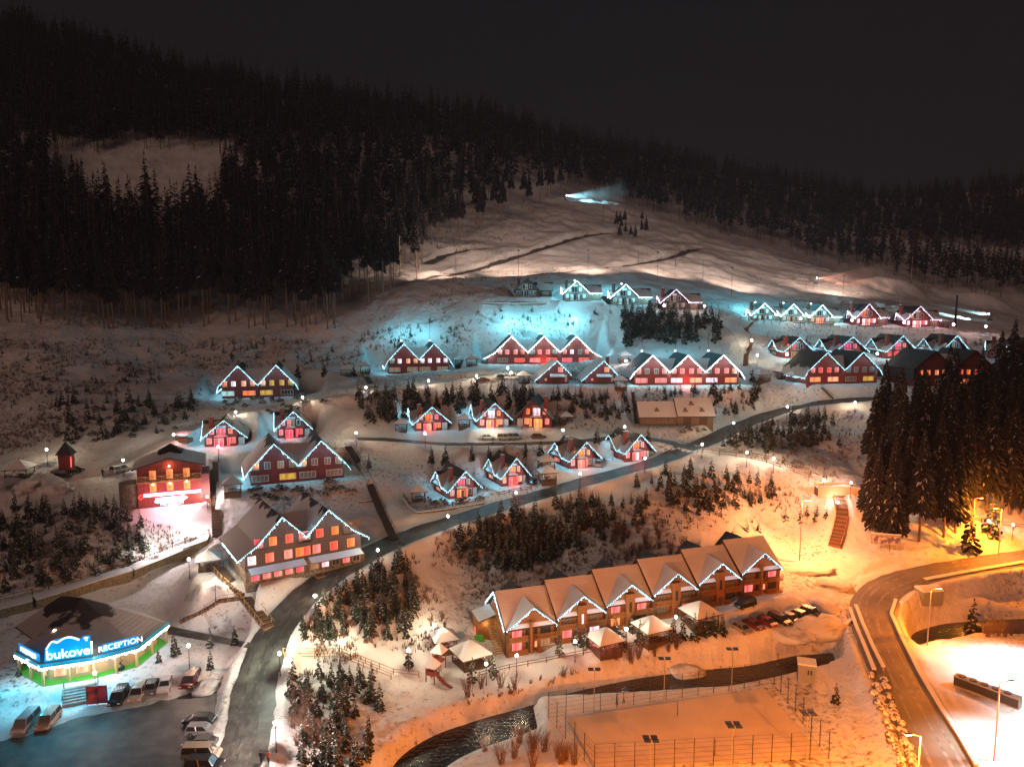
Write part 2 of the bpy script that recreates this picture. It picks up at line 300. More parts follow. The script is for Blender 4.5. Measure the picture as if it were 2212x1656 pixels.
M['brick'] = mat('red_brick', (.26, .055, .035), .85, (.17, .04, .03), 5)
M['dark'] = mat('dark_metal', (.025, .024, .026), .5)
M['darkroof'] = mat('dark_shingle', (.030, .026, .028), .7)
M['grey_metal'] = mat('grey_metal', (.30, .32, .33), .4, metal=.3)
M['rust_pole'] = mat('painted_pole', (.42, .34, .30), .5)
M['glass_dark'] = mat('dark_glass', (.035, .04, .045), .12)
M['curtain'] = mat('curtained_glass', (.26, .23, .19), .3, (.10, .09, .08), 3)
M['needle'] = mat('spruce_needles', (.030, .040, .022), .9, (.016, .024, .014), 3)
M['needle_far'] = mat('far_spruce_needles', (.018, .0155, .015), .95, (.010, .0095, .010), .12)
M['tree_snow'] = mat('branch_snow', (.52, .50, .49), .8)
M['bark'] = mat('bark', (.22, .15, .115), .95, (.13, .09, .07), 4)
M['twig'] = mat('bare_twigs', (.15, .085, .055), .95)
M['tyre'] = mat('tyre', (.02, .02, .02), .9)
M['turf'] = mat('artificial_turf', (.07, .42, .03), .9)
M['water'] = mat('stream_water', (.010, .011, .013), .14, bump=.35, bscale=1.6)
M['skin'] = mat('skin', (.45, .28, .2), .6); M['cloth'] = mat('dark_clothing', (.03, .028, .035), .9); M['cloth2'] = mat('blue_jeans', (.04, .05, .09), .9); M['cloth3'] = mat('orange_jacket', (.45, .13, .04), .9); M['hair'] = mat('dark_hair', (.03, .02, .015), .9)
M['bulb'] = emis('led_bulbs', (.50, .86, 1.0), 5.5); M['bulb_white'] = emis('bright_led_bulbs', (.80, .93, 1.0), 8)
M['bulb_pink'] = emis('pale_pink_led_bulbs', (.95, .82, 1.0), 5)
M['globe'] = emis('lamp_globe', (.86, .84, 1.0), 16); M['sodium'] = emis('sodium_lamp', (1.0, .52, .30), 22)
M['globe_warm'] = emis('warm_lamp_globe', (1.0, .85, .7), 16)
M['sign_cyan'] = emis('cyan_sign_edge', (.0, .24, .62), .85); M['sign_white'] = emis('white_sign_letters', (.80, .97, 1.0), 1.6)
M['neon_pink'] = emis('pink_neon_bar', (1.0, .30, .45), 9); M['neon_core'] = emis('white_neon_core', (1.0, .82, .88), 9); M['neon_blue'] = emis('blue_white_neon', (.66, .78, 1.0), 7)
M['text_white'] = emis('dim_white_letters', (.9, .85, .95), .9)
M['red_led'] = emis('red_led', (1.0, .04, .03), 6); M['green_led'] = emis('green_window', (.45, .95, .1), 1.6)
PANE = {'orange': ((1.0, .13, .012), 1.5), 'red': ((1.0, .035, .02), 1.5), 'pink': ((1.0, .06, .10), 1.5), 'rose': ((1.0, .15, .13), 1.5), 'warm': ((1.0, .30, .14), 1.6), 'white': ((1.0, .55, .60), 1.8),
        'yellow': ((.9, .42, .03), .8), 'amber': ((1.0, .22, .045), 1.5), 'cool': ((.55, .8, .75), .8), 'dim': ((.6, .38, .2), .28), 'magenta': ((1.0, .02, .13), 1.2)}
for k, (c, s) in PANE.items(): M['p_'+k] = emis('window_glow_'+k, c, s*.85, 'AUTO', True)
M['p_dark'] = M['glass_dark']; M['p_curtain'] = M['curtain']
def roofmat(name, zc, amp, snow=(.62, .60, .60), scale=.35):
    m, nt, b = _new(name); N = nt.nodes.new; L = nt.links.new
    tc = N('ShaderNodeTexCoord'); sep = N('ShaderNodeSeparateXYZ'); L(tc.outputs['Object'], sep.inputs[0])
    n = N('ShaderNodeTexNoise'); n.inputs['Scale'].default_value = scale; n.inputs['Detail'].default_value = 7; L(tc.outputs['Object'], n.inputs['Vector'])
    mu = N('ShaderNodeMath'); mu.operation = 'MULTIPLY_ADD'; mu.inputs[1].default_value = amp*2; L(n.outputs[0], mu.inputs[0]); L(sep.outputs[2], mu.inputs[2])
    gt = N('ShaderNodeMapRange'); gt.inputs[1].default_value = zc+amp-.12; gt.inputs[2].default_value = zc+amp+.12; L(mu.outputs[0], gt.inputs[0])
    mx = N('ShaderNodeMix'); mx.data_type = 'RGBA'; mx.inputs[6].default_value = (*snow, 1); mx.inputs[7].default_value = (.032, .026, .028, 1); L(gt.outputs[0], mx.inputs[0]); L(mx.outputs[2], b.inputs['Base Color'])
    b.inputs['Roughness'].default_value = .8
    w = N('ShaderNodeTexWave'); w.bands_direction = 'Z'; w.inputs['Scale'].default_value = 1.6; w.inputs['Distortion'].default_value = 1.2; L(tc.outputs['Object'], w.inputs['Vector'])
    ad = N('ShaderNodeMath'); ad.operation = 'MULTIPLY_ADD'; ad.inputs[1].default_value = .12; L(w.outputs[0], ad.inputs[0]); L(n.outputs[0], ad.inputs[2])
    bp = N('ShaderNodeBump'); bp.inputs['Strength'].default_value = .5; bp.inputs['Distance'].default_value = .5; L(ad.outputs[0], bp.inputs['Height']); L(bp.outputs[0], b.inputs['Normal'])
    return m
M['roof_chalet'] = roofmat('patchy_snow_roof', 5.6, 1.8, (.40, .34, .31)); M['roof_hotel'] = roofmat('slid_snow_roof', 8.4, 2.2, (.72, .66, .64)); M['roof_full'] = roofmat('full_snow_roof', 60, .5, (.84, .80, .80))
M['roof_dark'] = roofmat('mostly_bare_roof', 5.0, 3.2, (.42, .37, .35)); M['roof_rec'] = roofmat('reception_roof', 5.7, .9, (.50, .44, .42), .5)
PAINT = {}
def paint(name, c, rough=.25):
    if name not in PAINT: PAINT[name] = mat(name+'_car_paint', c, rough, coat=.5)
    return PAINT[name]

# ------------------------------------------------------------ mesh builder
class MB:
    def __init__(s): s.v = []; s.f = []; s.m = []
    def add(s, vs_, fs, m=0):
        o = len(s.v); s.v += [tuple(p) for p in vs_]; s.f += [tuple(i+o for i in f) for f in fs]; s.m += [m]*len(fs); return s
    def box(s, x0, x1, y0, y1, z0, z1, m=0):
        return s.add([(x0,y0,z0),(x1,y0,z0),(x1,y1,z0),(x0,y1,z0),(x0,y0,z1),(x1,y0,z1),(x1,y1,z1),(x0,y1,z1)], [(3,2,1,0),(4,5,6,7),(0,1,5,4),(1,2,6,5),(2,3,7,6),(3,0,4,7)], m)
    def bar(s, p, q, w, h=None, m=0):
        p, q = Vector(p), Vector(q); h = h or w; d = (q-p)
        if d.length < 1e-6: return s
        d.normalize(); up = Vector((0,0,1)) if abs(d.z) < .95 else Vector((0,1,0)); x = d.cross(up).normalized()*w/2; y = x.cross(d).normalized()*h/2
        return s.add([p-x-y,p+x-y,p+x+y,p-x+y,q-x-y,q+x-y,q+x+y,q-x+y], [(0,1,2,3),(7,6,5,4),(0,4,5,1),(1,5,6,2),(2,6,7,3),(3,7,4,0)], m)
    def cyl(s, p, q, r1, r2=None, n=8, m=0):
        r2 = r1 if r2 is None else r2; p, q = Vector(p), Vector(q); d = (q-p).normalized(); up = Vector((0,0,1)) if abs(d.z) < .95 else Vector((0,1,0)); x = d.cross(up).normalized(); y = d.cross(x)
        a = [p+(x*math.cos(t)+y*math.sin(t))*r1 for t in [2*math.pi*i/n for i in range(n)]]; b = [q+(x*math.cos(t)+y*math.sin(t))*r2 for t in [2*math.pi*i/n for i in range(n)]]
        return s.add(a+b, [(i,(i+1)%n,n+(i+1)%n,n+i) for i in range(n)]+[tuple(range(n))[::-1], tuple(range(n,2*n))], m)
    def ball(s, c, r, m=0, n=8, k=5, sz=1.0):
        vs_ = []; 
        for j in range(1, k):
            t = math.pi*j/k; vs_ += [(c[0]+r*math.sin(t)*math.cos(2*math.pi*i/n), c[1]+r*math.sin(t)*math.sin(2*math.pi*i/n), c[2]+r*sz*math.cos(t)) for i in range(n)]
        vs_ += [(c[0],c[1],c[2]+r*sz),(c[0],c[1],c[2]-r*sz)]; T = len(vs_)-2
        fs = [(T,i,(i+1)%n) for i in range(n)]+[(T+1,(k-2)*n+(i+1)%n,(k-2)*n+i) for i in range(n)]
        for j in range(k-2): fs += [(j*n+i,(j+1)*n+i,(j+1)*n+(i+1)%n,j*n+(i+1)%n) for i in range(n)]
        return s.add(vs_, fs, m)
    def octa(s, c, r, m=0):
        x, y, z = c; return s.add([(x+r,y,z),(x-r,y,z),(x,y+r,z),(x,y-r,z),(x,y,z+r),(x,y,z-r)], [(0,2,4),(2,1,4),(1,3,4),(3,0,4),(2,0,5),(1,2,5),(3,1,5),(0,3,5)], m)
    def slab(s, poly, th, mt=0, ms=1):
        n = len(poly); s.add(poly, [tuple(range(n))], mt); lo = [(p[0],p[1],p[2]-th) for p in poly]
        o = [tuple(p) for p in poly]+lo; s.add(o, [(i,(i+1)%n,n+(i+1)%n,n+i) for i in range(n)]+[tuple(range(n,2*n))[::-1]], ms); return s
    def ext(s, poly, d, m=0):    # polygon pushed along vector d
        n = len(poly); b = [(p[0]+d[0],p[1]+d[1],p[2]+d[2]) for p in poly]
        return s.add(list(poly)+b, [tuple(range(n)), tuple(range(n,2*n))[::-1]]+[(i,n+i,n+(i+1)%n,(i+1)%n) for i in range(n)], m)
    def mesh(s, name, mats):
        me = bpy.data.meshes.new(name); me.from_pydata(s.v, [], s.f)
        for m in mats: me.materials.append(m)
        if len(mats) > 1: me.polygons.foreach_set('material_index', s.m)
        bm = bmesh.new(); bm.from_mesh(me); bmesh.ops.recalc_face_normals(bm, faces=bm.faces); bm.to_mesh(me); bm.free(); me.update(); return me
def link(name, data, parent=None, loc=None, rot=0.0):
    o = bpy.data.objects.new(name, data); col.objects.link(o)
    if parent is not None: o.parent = parent
    if loc is not None: o.location = loc
    if rot: o.rotation_euler = (0, 0, rot)
    return o
def mats(*n): return [M[k] if isinstance(k, str) else k for k in n]
def part(name, mb, ms, parent, label=None):
    o = link(name, mb.mesh(name, mats(*ms)), parent)
    if label: o['label'] = label
    return o
def tag(o, label, cat, group=None, kind=None):
    if label: o['label'] = label
    if cat: o['category'] = cat
    if group: o['group'] = group
    if kind: o['kind'] = kind
    return o
def thing(name, label, cat, loc=(0,0,0), rot=0.0, group=None): return tag(link(name, None, None, loc, rot), label, cat, group)
def structure(name, mb, ms): o = part(name, mb, ms, None); o['kind'] = 'structure'; return o
def lamp(name, parent, loc, e, c, r=.12, spot=None, rot=None):
    d = bpy.data.lights.new(name, 'SPOT' if spot else 'POINT'); d.energy = e; d.color = c; d.shadow_soft_size = r
    if spot: d.spot_size = spot; d.spot_blend = .6
    o = link(name, d, parent, loc)
    if rot: o.rotation_euler = rot
    return o
# ------------------------------------------------------------ ground sheet
def grid_mesh(name, X, Y, Z, m):
    ny, nx = X.shape; V = np.stack([X.ravel(), Y.ravel(), Z.ravel()], 1); i = np.arange(nx*ny).reshape(ny, nx)
    Fq = np.stack([i[:-1,:-1].ravel(), i[:-1,1:].ravel(), i[1:,1:].ravel(), i[1:,:-1].ravel()], 1)
    me = bpy.data.meshes.new(name); me.vertices.add(len(V)); me.vertices.foreach_set('co', V.ravel()); n = len(Fq)
    me.loops.add(n*4); me.loops.foreach_set('vertex_index', Fq.ravel()); me.polygons.add(n)
    me.polygons.foreach_set('loop_start', np.arange(n)*4); me.polygons.foreach_set('loop_total', np.full(n, 4)); me.polygons.foreach_set('use_smooth', np.ones(n, bool))
    me.materials.append(m); me.update(); me.validate(); return me
def ribbon(name, line, half, m, lift=.06, wob=0.0):
    mb = MB(); n = len(line); rows = []
    for i, p in enumerate(line):
        d = (line[min(i+1, n-1)]-line[max(i-1, 0)]); d.z = 0; d.normalize(); sd = Vector((d.y, -d.x, 0)); r = []
        hw = half(i/(n-1)) if callable(half) else half
        for k in range(9):
            a = (k/4-1)*(hw+(wob*(random.random()-.5) if k in (0, 8) else 0)); q = p+sd*a; r.append((q.x, q.y, float(H(q.x, q.y))+lift))
        rows.append(r)
    vs_ = [q for r in rows for q in r]; mb.add(vs_, [(i*9+k, i*9+k+1, (i+1)*9+k+1, (i+1)*9+k) for i in range(n-1) for k in range(8)])
    o = structure(name, mb, [m]); 
    for p in o.data.polygons: p.use_smooth = True
    return o
# ------------------------------------------------------------ shared small parts
_cache = {}
def cached(key, fn):
    if key not in _cache: _cache[key] = fn()
    return _cache[key]
def window(parent, x, z, w, h, glow='dark', y=0.0, side=None, trim='white', mull=1):
    """window in the plane y (front) or x=y (side='x'); origin at its lower middle"""
    def fr():
        mb = MB(); t = .09; mb.box(-w/2-t, w/2+t, -.07, 0, -t, 0).box(-w/2-t, w/2+t, -.07, 0, h, h+t).box(-w/2-t, -w/2, -.07, 0, 0, h).box(w/2, w/2+t, -.07, 0, 0, h)
        for i in range(mull): xx = -w/2+w*(i+1)/(mull+1); mb.box(xx-.03, xx+.03, -.06, -.045, 0, h)
        return mb.mesh('window', mats(trim))
    def pa(): return MB().box(-w/2, w/2, -.045, 0, 0, h).mesh('pane', mats('p_'+glow))
    k = (round(w, 2), round(h, 2), mull)
    o = link('window', cached(('w', k, trim), fr), parent); p = link('pane', cached(('p', k, glow), pa), o)
    if side == 'x': o.location = (y, x, z); o.rotation_euler = (0, 0, R(-90))
    elif side == 'xr': o.location = (y, x, z); o.rotation_euler = (0, 0, R(90))
    else: o.location = (x, y-.01, z)
    return o
def string_mesh(path, key, step=.36, r=.085, m='bulb', ice=True):
    def fn():
        mb = MB(); rn = random.Random(str(key))
        for a, b in zip(path[:-1], path[1:]):
            a, b = Vector(a), Vector(b); n = max(1, int((b-a).length/step))
            for i in range(n):
                p = a.lerp(b, (i+.5)/n); mb.octa(p, r)
                if ice:
                    for k in range(rn.choice((0, 1, 1, 2))): mb.octa((p.x+rn.uniform(-.1, .1), p.y+rn.uniform(-.04, .04), p.z-.19*(k+1)), r*.85)
        return mb.mesh('light_string', mats(m))
    return cached(('s', key, m), fn)
CY = (.22, .75, 1.0)
def string_lights(parent, path, key, e=26, m='bulb', c=CY, r=.085, every=4.2, off=(0, -.35, -.25)):
    o = link('light_string', string_mesh(path, key, m=m, r=r), parent)
    L = [Vector(p) for p in path]; tot = sum((b-a).length for a, b in zip(L[:-1], L[1:])); n = max(1, round(tot/every)); 
    for i in range(n):
        d = (i+.5)/n*tot
        for a, b in zip(L[:-1], L[1:]):
            l = (b-a).length
            if d <= l: lamp('string_glow', o, a.lerp(b, d/l)+Vector(off), e, c, .06); break
            d -= l
    return o

def proj(p):
    X, Y, Z = p[0], p[1], p[2]-CAMZ; c, s_ = math.cos(PITCH), math.sin(PITCH); d = Y*c-Z*s_; yc = Y*s_+Z*c
    return CU+F*X/d, CV-F*yc/d
def solve_x(o, rot, y, z, u):
    """position along a facade line whose picture column is u"""
    c, s_ = math.cos(rot), math.sin(rot); lo, hi = -45., 45.
    for _ in range(40):
        m = (lo+hi)/2; q = (o[0]+m*c-y*s_, o[1]+m*s_+y*c, o[2]+z)
        if proj(q)[0] < u: lo = m
        else: hi = m
    return lo
def solve_z(o, rot, x, y, v):
    c, s_ = math.cos(rot), math.sin(rot); lo, hi = -10., 40.
    for _ in range(40):
        m = (lo+hi)/2
        if proj((o[0]+x*c-y*s_, o[1]+x*s_+y*c, o[2]+m))[1] > v: lo = m
        else: hi = m
    return lo
# ------------------------------------------------------------ building placements (picture position, distance, turn)
CHALETS = [ # u, v, Y, turn, kind, label, windows, glow
 (996,1075,177,26,'L','red log chalet behind the stone walled yard, nearest of the row above the uphill road',['amber','amber','rose','orange','dark','dark','curtain','pink','dim'],1),
 (1107,1048,182,24,'L','red log chalet with crimson bay window and a fence around its terraced front yard',['rose','warm','warm','pink','red','warm','rose','amber','amber'],1),
 (1257,1010,192,23,'L','red log chalet with a light van parked at its right corner',['rose','rose','rose','rose','rose','curtain','amber','amber','amber'],1),
 (1376,993,196,22,'L','red log chalet at the fork where the side road meets the uphill road',['dim','yellow','rose','pink','white','rose','dark','orange','rose'],1),
 (926,930,214,14,'L','red chalet with white garage door, leftmost of the middle row above the snow bank',['dark','dark','orange','pink','warm','orange','pink','orange','pink'],1),
 (1063,923,214,12,'L','red chalet with white garage door joined to its unlit neighbour by a low roof',['amber','dark','pink','orange','pink','amber','rose','white','orange'],1),
 (1165,923,215,-8,'M','red chalet without string lights whose driveway is washed by a red lamp',['amber','amber','rose','amber','amber','amber','rose','white','orange'],0),
 (474,964,190,16,'L','crimson lit chalet with chimney behind the restaurant',['red','dark','rose','pink','pink','red','pink','pink','orange'],1),
 (628,945,196,16,'L','red log chalet behind the roof of the double gabled hotel with hillside shrubs',['dark','dark','rose','pink','pink','red','pink','rose','dark'],1),
 (1730,773,262,5,'L','dark red chalet at the foot of the snowy bank, left end of its row',['dark','dim','amber','dim','dim','dark','orange','pink','dark'],1),
 (1840,774,262,5,'L','dark red chalet with three magenta upper windows, above the double gabled hotel',['orange','dark','dark','dark','dark','dark','magenta','magenta','magenta'],1),
 (1950,774,262,5,'L','dark red chalet with red glowing bay window beside a tall spruce',['dark','dark','red','red','red','dark','dark','pink','orange'],1),
 (2064,774,262,6,'L','dark red chalet half hidden by the tops of the right hand spruces',['dark','dark','dark','dark','dark','dark','warm','dark','dark'],1),
 (2166,775,262,-30,'D','unlit chalet with side dormer above the tree tops near the right edge',['dark']*9,2),
 (2222,775,258,6,'L','chalet cut by the right edge, lit under the gable',['dark','dark','dark','dark','dark','dark','dark','dark','cool'],1),
 (1143,641,306,-4,'W','unlit dark log chalet at the left end of the top row',['dark','dark','dark','dark','dark','dark','dark','dark','dark'],0),
 (1245,649,300,0,'W','pale log chalet with icy blue roof lights beside the unlit top row chalet',['dark','cool','cool','cool','dark','dark','cool','dark','cool'],3),
 (1352,658,300,0,'W','pale log chalet with icy blue roof lights above the dark spruce grove',['dark','cool','dim','cool','dark','dark','cool','dark','cool'],3),
 (1461,669,300,0,'W','brown log chalet with pinkish roof lights above the dark spruce grove',['dark','dark','dim','dim','dark','dark','dark','dark','dark'],4),
 (1653,694,300,2,'W','pale chalet, leftmost of three joined white outlined roofs on the upper right terrace',['dark','cool','cool','cool','dark','dark','cool','dark','cool'],3),
 (1715,696,300,2,'W','pale chalet in the middle of three joined white outlined roofs',['dark','cool','dim','dim','dark','dark','cool','dark','cool'],3),
 (1776,699,300,2,'W','pale chalet with amber porch, rightmost of three joined white outlined roofs',['dark','amber','amber','rose','orange','dark','cool','dark','cool'],3),
 (1880,703,300,4,'W','red glowing chalet just right of the three joined pale chalets',['dark','red','white','white','rose','red','red','orange','dark'],4),
 (1989,707,300,4,'W','red glowing chalet at the right end of the upper terrace beside a lit gazebo',['dark','rose','white','white','rose','red','orange','dark','dark'],4)]
HOTELS = [ # u, v, Y, turn, gables, label, storey below, wall, glow, spacing
 (650,1240,134.5,33,2,'large brown hotel with two gables, stone ground floor and snowy canopies beside the road',2.9,'brown',1,11.4),
 (640,1040,172,22,2,'dark red hotel with two gables on the slope between the restaurant and the long stairs',0,'maroon',1,10.7),
 (566,858,229,14,2,'dark red hotel with two gables, farthest left, behind a row of snowy shrubs',0,'maroon',1,11.3),
 (904,806,262,12,2,'dark red hotel with two gables between the open gazebos and the cyan lit slope',0,'red',1,10.8),
 (1173,786,270,3,3,'red hotel with three brightly outlined gables below the blue lit slope',0,'red',3,11.3),
 (1486,831,235,3,3,'red hotel with three brightly outlined gables above the snow roofed barn',0,'red',3,11.0),
 (1826,828,238,9,2,'dark red hotel with two gables whose right side is hidden by spruces',0,'red',1,11.2),
 (2062,833,240,8,2,'unlit maroon hotel behind the tall spruces with orange upper windows',0,'maroon',0,11.6)]
SMALL = [(1196,829,236,8,'dark red saltbox chalet with snowy porch canopy in front of the three gabled hotel'),(1296,829,236,8,'dark red saltbox chalet with chimney beside the gap to the right hand hotel')]
BARN = (1463,918,218,2)
TERR0, TERR1 = PZ(1090,1414,6.0), PZ(1684,1264,11.8)
REST = (370,1092,160,22)
for c in CHALETS:
    p = PY(*c[:3]); plateau(p.x, p.y, R(c[3]), -6, 9 if c[4] == 'W' else 6, -1.6, 10, p.z)
for c in HOTELS:
    p = PY(*c[:3]); w = c[4]*c[9]/2+5; plateau(p.x, p.y, R(c[3]), -w, w, -1.5, 15, p.z)
for c in SMALL: p = PY(*c[:3]); plateau(p.x, p.y, R(c[3]), -7, 6, -2, 10, p.z)
p = PY(*BARN[:3]); plateau(p.x, p.y, R(BARN[3]), -12, 12, -2, 11, p.z)
e = TERR1-TERR0; t_rot = math.atan2(e.y, e.x); t_len = math.hypot(e.x, e.y); NU = 6
for i in range(NU):
    q = TERR0.lerp(TERR1, i/NU); w = t_len/NU; plateau(q.x, q.y, t_rot, -.5, w+.5, -3, 12, q.z, 3)
p = PY(*REST[:3]); plateau(p.x, p.y, R(REST[3]), -7, 7, -.5, 2, p.z, 2)
REC = PZ(190,1478,10.4); plateau(REC.x, REC.y, R(12), -15, 22, 0, 15, 10.6, 2)
for l, h, f in ((L_MAIN, 3.6, 2.2), (L_ROW, 2.6, 1.6), (L_LEFT, 2.4, 2), (L_RIGHT, 4.4, 3), (L_TOP, 1.6, 1.5)): carve(l, h, f, 0, .75 if l is L_RIGHT else .55)

# far edge rows drop away so the sheet closes under the haze
o = tag(link('snowy_ground', grid_mesh('snowy_ground', GX, GY, GZ, M['terrain'])), None, None, kind='structure')
ribbon('road', L_MAIN, lambda t: 3.3 if t > .2 else 3.3, 'asphalt', wob=.5)
ribbon('side_road', L_ROW, 2.2, 'asphalt', wob=.5)
ribbon('snowy_lane', L_LEFT, 2.1, 'packed', wob=.6)
ribbon('valley_road', L_RIGHT, 4.0, 'road_lit', .07, .3)
ribbon('upper_lane', L_TOP, 1.5, 'packed', .05, .4)
for l in L_SKI: ribbon('piste_track', l, 3.0, 'track', .1, 1.6)  # shade of the steep cut banks drawn as dark bands
# wheel tracks polished into the valley road
for off in (-2.6, -1.0, 1.0, 2.6):
    L2 = []
    for i, p in enumerate(L_RIGHT):
        d = L_RIGHT[min(i+1, len(L_RIGHT)-1)]-L_RIGHT[max(i-1, 0)]; d.z = 0; d.normalize(); L2.append(p+Vector((d.y, -d.x, 0))*(off+.25*math.sin(i*.21+off)))
    ribbon('wheel_track', L2, lambda t: .22+.1*math.sin(t*40), 'track_wet', .085, .1)
for off in (-1.9, -.4, 1.2):
    L2 = []
    for i, p in enumerate(L_MAIN):
        d = L_MAIN[min(i+1, len(L_MAIN)-1)]-L_MAIN[max(i-1, 0)]; d.z = 0; d.normalize(); L2.append(p+Vector((d.y, -d.x, 0))*(off+.3*math.sin(i*.17+off*3)))
    ribbon('wheel_track', L2, lambda t: .2+.1*math.sin(t*31), 'tread', .075, .25)
for pts in [[(1010,668),(1100,700),(1205,748)],[(1085,655),(1180,690),(1262,728)],[(930,612),(985,630),(1035,636),(990,652),(955,668)],[(560,760),(680,752),(760,745)],[(60,810),(150,790),(260,775)],[(900,700),(980,672),(1020,664)],[(1240,430),(1300,470),(1380,520),(1460,570)],[(1500,520),(1640,580),(1800,640)],[(400,1290),(430,1310),(455,1330)],[(300,1130),(330,1160),(350,1190)],[(1560,700),(1590,730),(1600,760)]]:
    ribbon('ski_trail', line_px(pts, 2, 4), .45, 'packed', .05, .5)
# stream
mb = MB(); n = len(L_RIVER)
wz = [p.z-.75 for p in L_RIVER]
rows = []
for i, p in enumerate(L_RIVER):
    d = L_RIVER[min(i+1, n-1)]-L_RIVER[max(i-1, 0)]; d.z = 0; d.normalize(); sd = Vector((d.y, -d.x, 0)); rows += [(*(p+sd*a).xy, wz[i]) for a in (-4.6, 0, 4.6)]
mb.add(rows, [(i*3+k, i*3+k+1, i*3+k+4, i*3+k+3) for i in range(n-1) for k in range(2)]); structure('stream', mb, ['water'])
def sheet(name, pts, z, m, sub=24, lift=.06, edge=0.0):
    """flat area drawn as a polygon of picture points, laid on the ground"""
    mb = MB(); P = [PZ(u, v, z) for u, v in pts]; 
    vs_ = [(p.x, p.y, z+lift) for p in P]; mb.add(vs_, [tuple(range(len(vs_)))]); return structure(name, mb, [m])
def jag(pts, amp, n, seed):
    rn = random.Random(seed); out = []
    for a, b in zip(pts, pts[1:]+pts[:1]):
        for i in range(n): t = i/n; out.append((a[0]+(b[0]-a[0])*t+(rn.uniform(-amp, amp) if i else 0), a[1]+(b[1]-a[1])*t+(rn.uniform(-amp, amp)*.6 if i else 0)))
    return out
sheet('car_park', jag([(-60,1725),(-60,1612),(60,1590),(150,1556),(270,1533),(400,1502),(500,1468),(520,1560),(505,1725)], 4, 7, 3), 9.0, 'asphalt', lift=.14)
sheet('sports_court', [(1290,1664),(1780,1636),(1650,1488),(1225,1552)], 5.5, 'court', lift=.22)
def drape(name, pts, m, nn=26, lift=.07):
    """area with four picture corners, following the ground"""
    a, b, c_, d = pts; vs_ = []
    for j in range(nn+1):
        for i in range(nn+1):
            s, t = i/nn, j/nn; u = (a[0]*(1-s)+b[0]*s)*(1-t)+(d[0]*(1-s)+c_[0]*s)*t; v = (a[1]*(1-s)+b[1]*s)*(1-t)+(d[1]*(1-s)+c_[1]*s)*t
            g = G(u, v); vs_.append((g.x, g.y, g.z+lift))
    mb = MB(); mb.add(vs_, [(j*(nn+1)+i, j*(nn+1)+i+1, (j+1)*(nn+1)+i+1, (j+1)*(nn+1)+i) for j in range(nn) for i in range(nn)]); return structure(name, mb, [m])
drape('packed_yard', [(1590,1345),(1765,1345),(1850,1262),(1700,1278)], 'packed')
drape('footpath', [(365,1352),(560,1392),(548,1402),(350,1368)], 'asphalt')

# ------------------------------------------------------------ chalets
CFIT = {996:(967,1043,1016.5),1107:(1082,1148,988),1257:(1229.4,1301,953.5),1376:(1348.5,1417,937),926:(891,975.6,878),1063:(1029,1108,869.6),1165:(1108,1196,862),474:(433,535.4,906.7),628:(592.7,676,887.6),
 1730:(1691.8,1759,727.7),1840:(1801,1878,726.5),1950:(1914,1981.5,724),2064:(2032,2095.7,723.6),1143:(1107.5,1166,601),1245:(1214.6,1274,606),1352:(1318,1381,613.4),1461:(1426,1489.7,624.3),
 1653:(1622.8,1676.5,654.3),1715:(1687,1737,656),1776:(1748.5,1799.4,658),1880:(1846.5,1902,656),1989:(1954,2015,661)}
HFIT = {650:([(608.7,1122.3),(709.5,1093.7)],509.6,796,(662.7,1157.5)),640:([(591,960.5),(693.5,948.4)],526.7,757.8,(653.5,1005)),566:([(512.8,792),(596.2,785)],468,645,(549,831)),904:([(872.4,743.7),(937.8,739.7)],829.7,980.5,(909.8,776)),
 1173:([(1105.7,727.7),(1174,725),(1246,724)],1044.5,1304.6,(1144,760)),1486:([(1410.4,767.3),(1487.3,766),(1563,766)],1361,1608.7,(1451,803)),1826:([(1788,761),(1865,760)],1738.7,1909.4,(1827.6,798.6)),2062:([(2022,755),(2109,757.7)],1975,2150,(2066,795))}
HR_ = 7.4
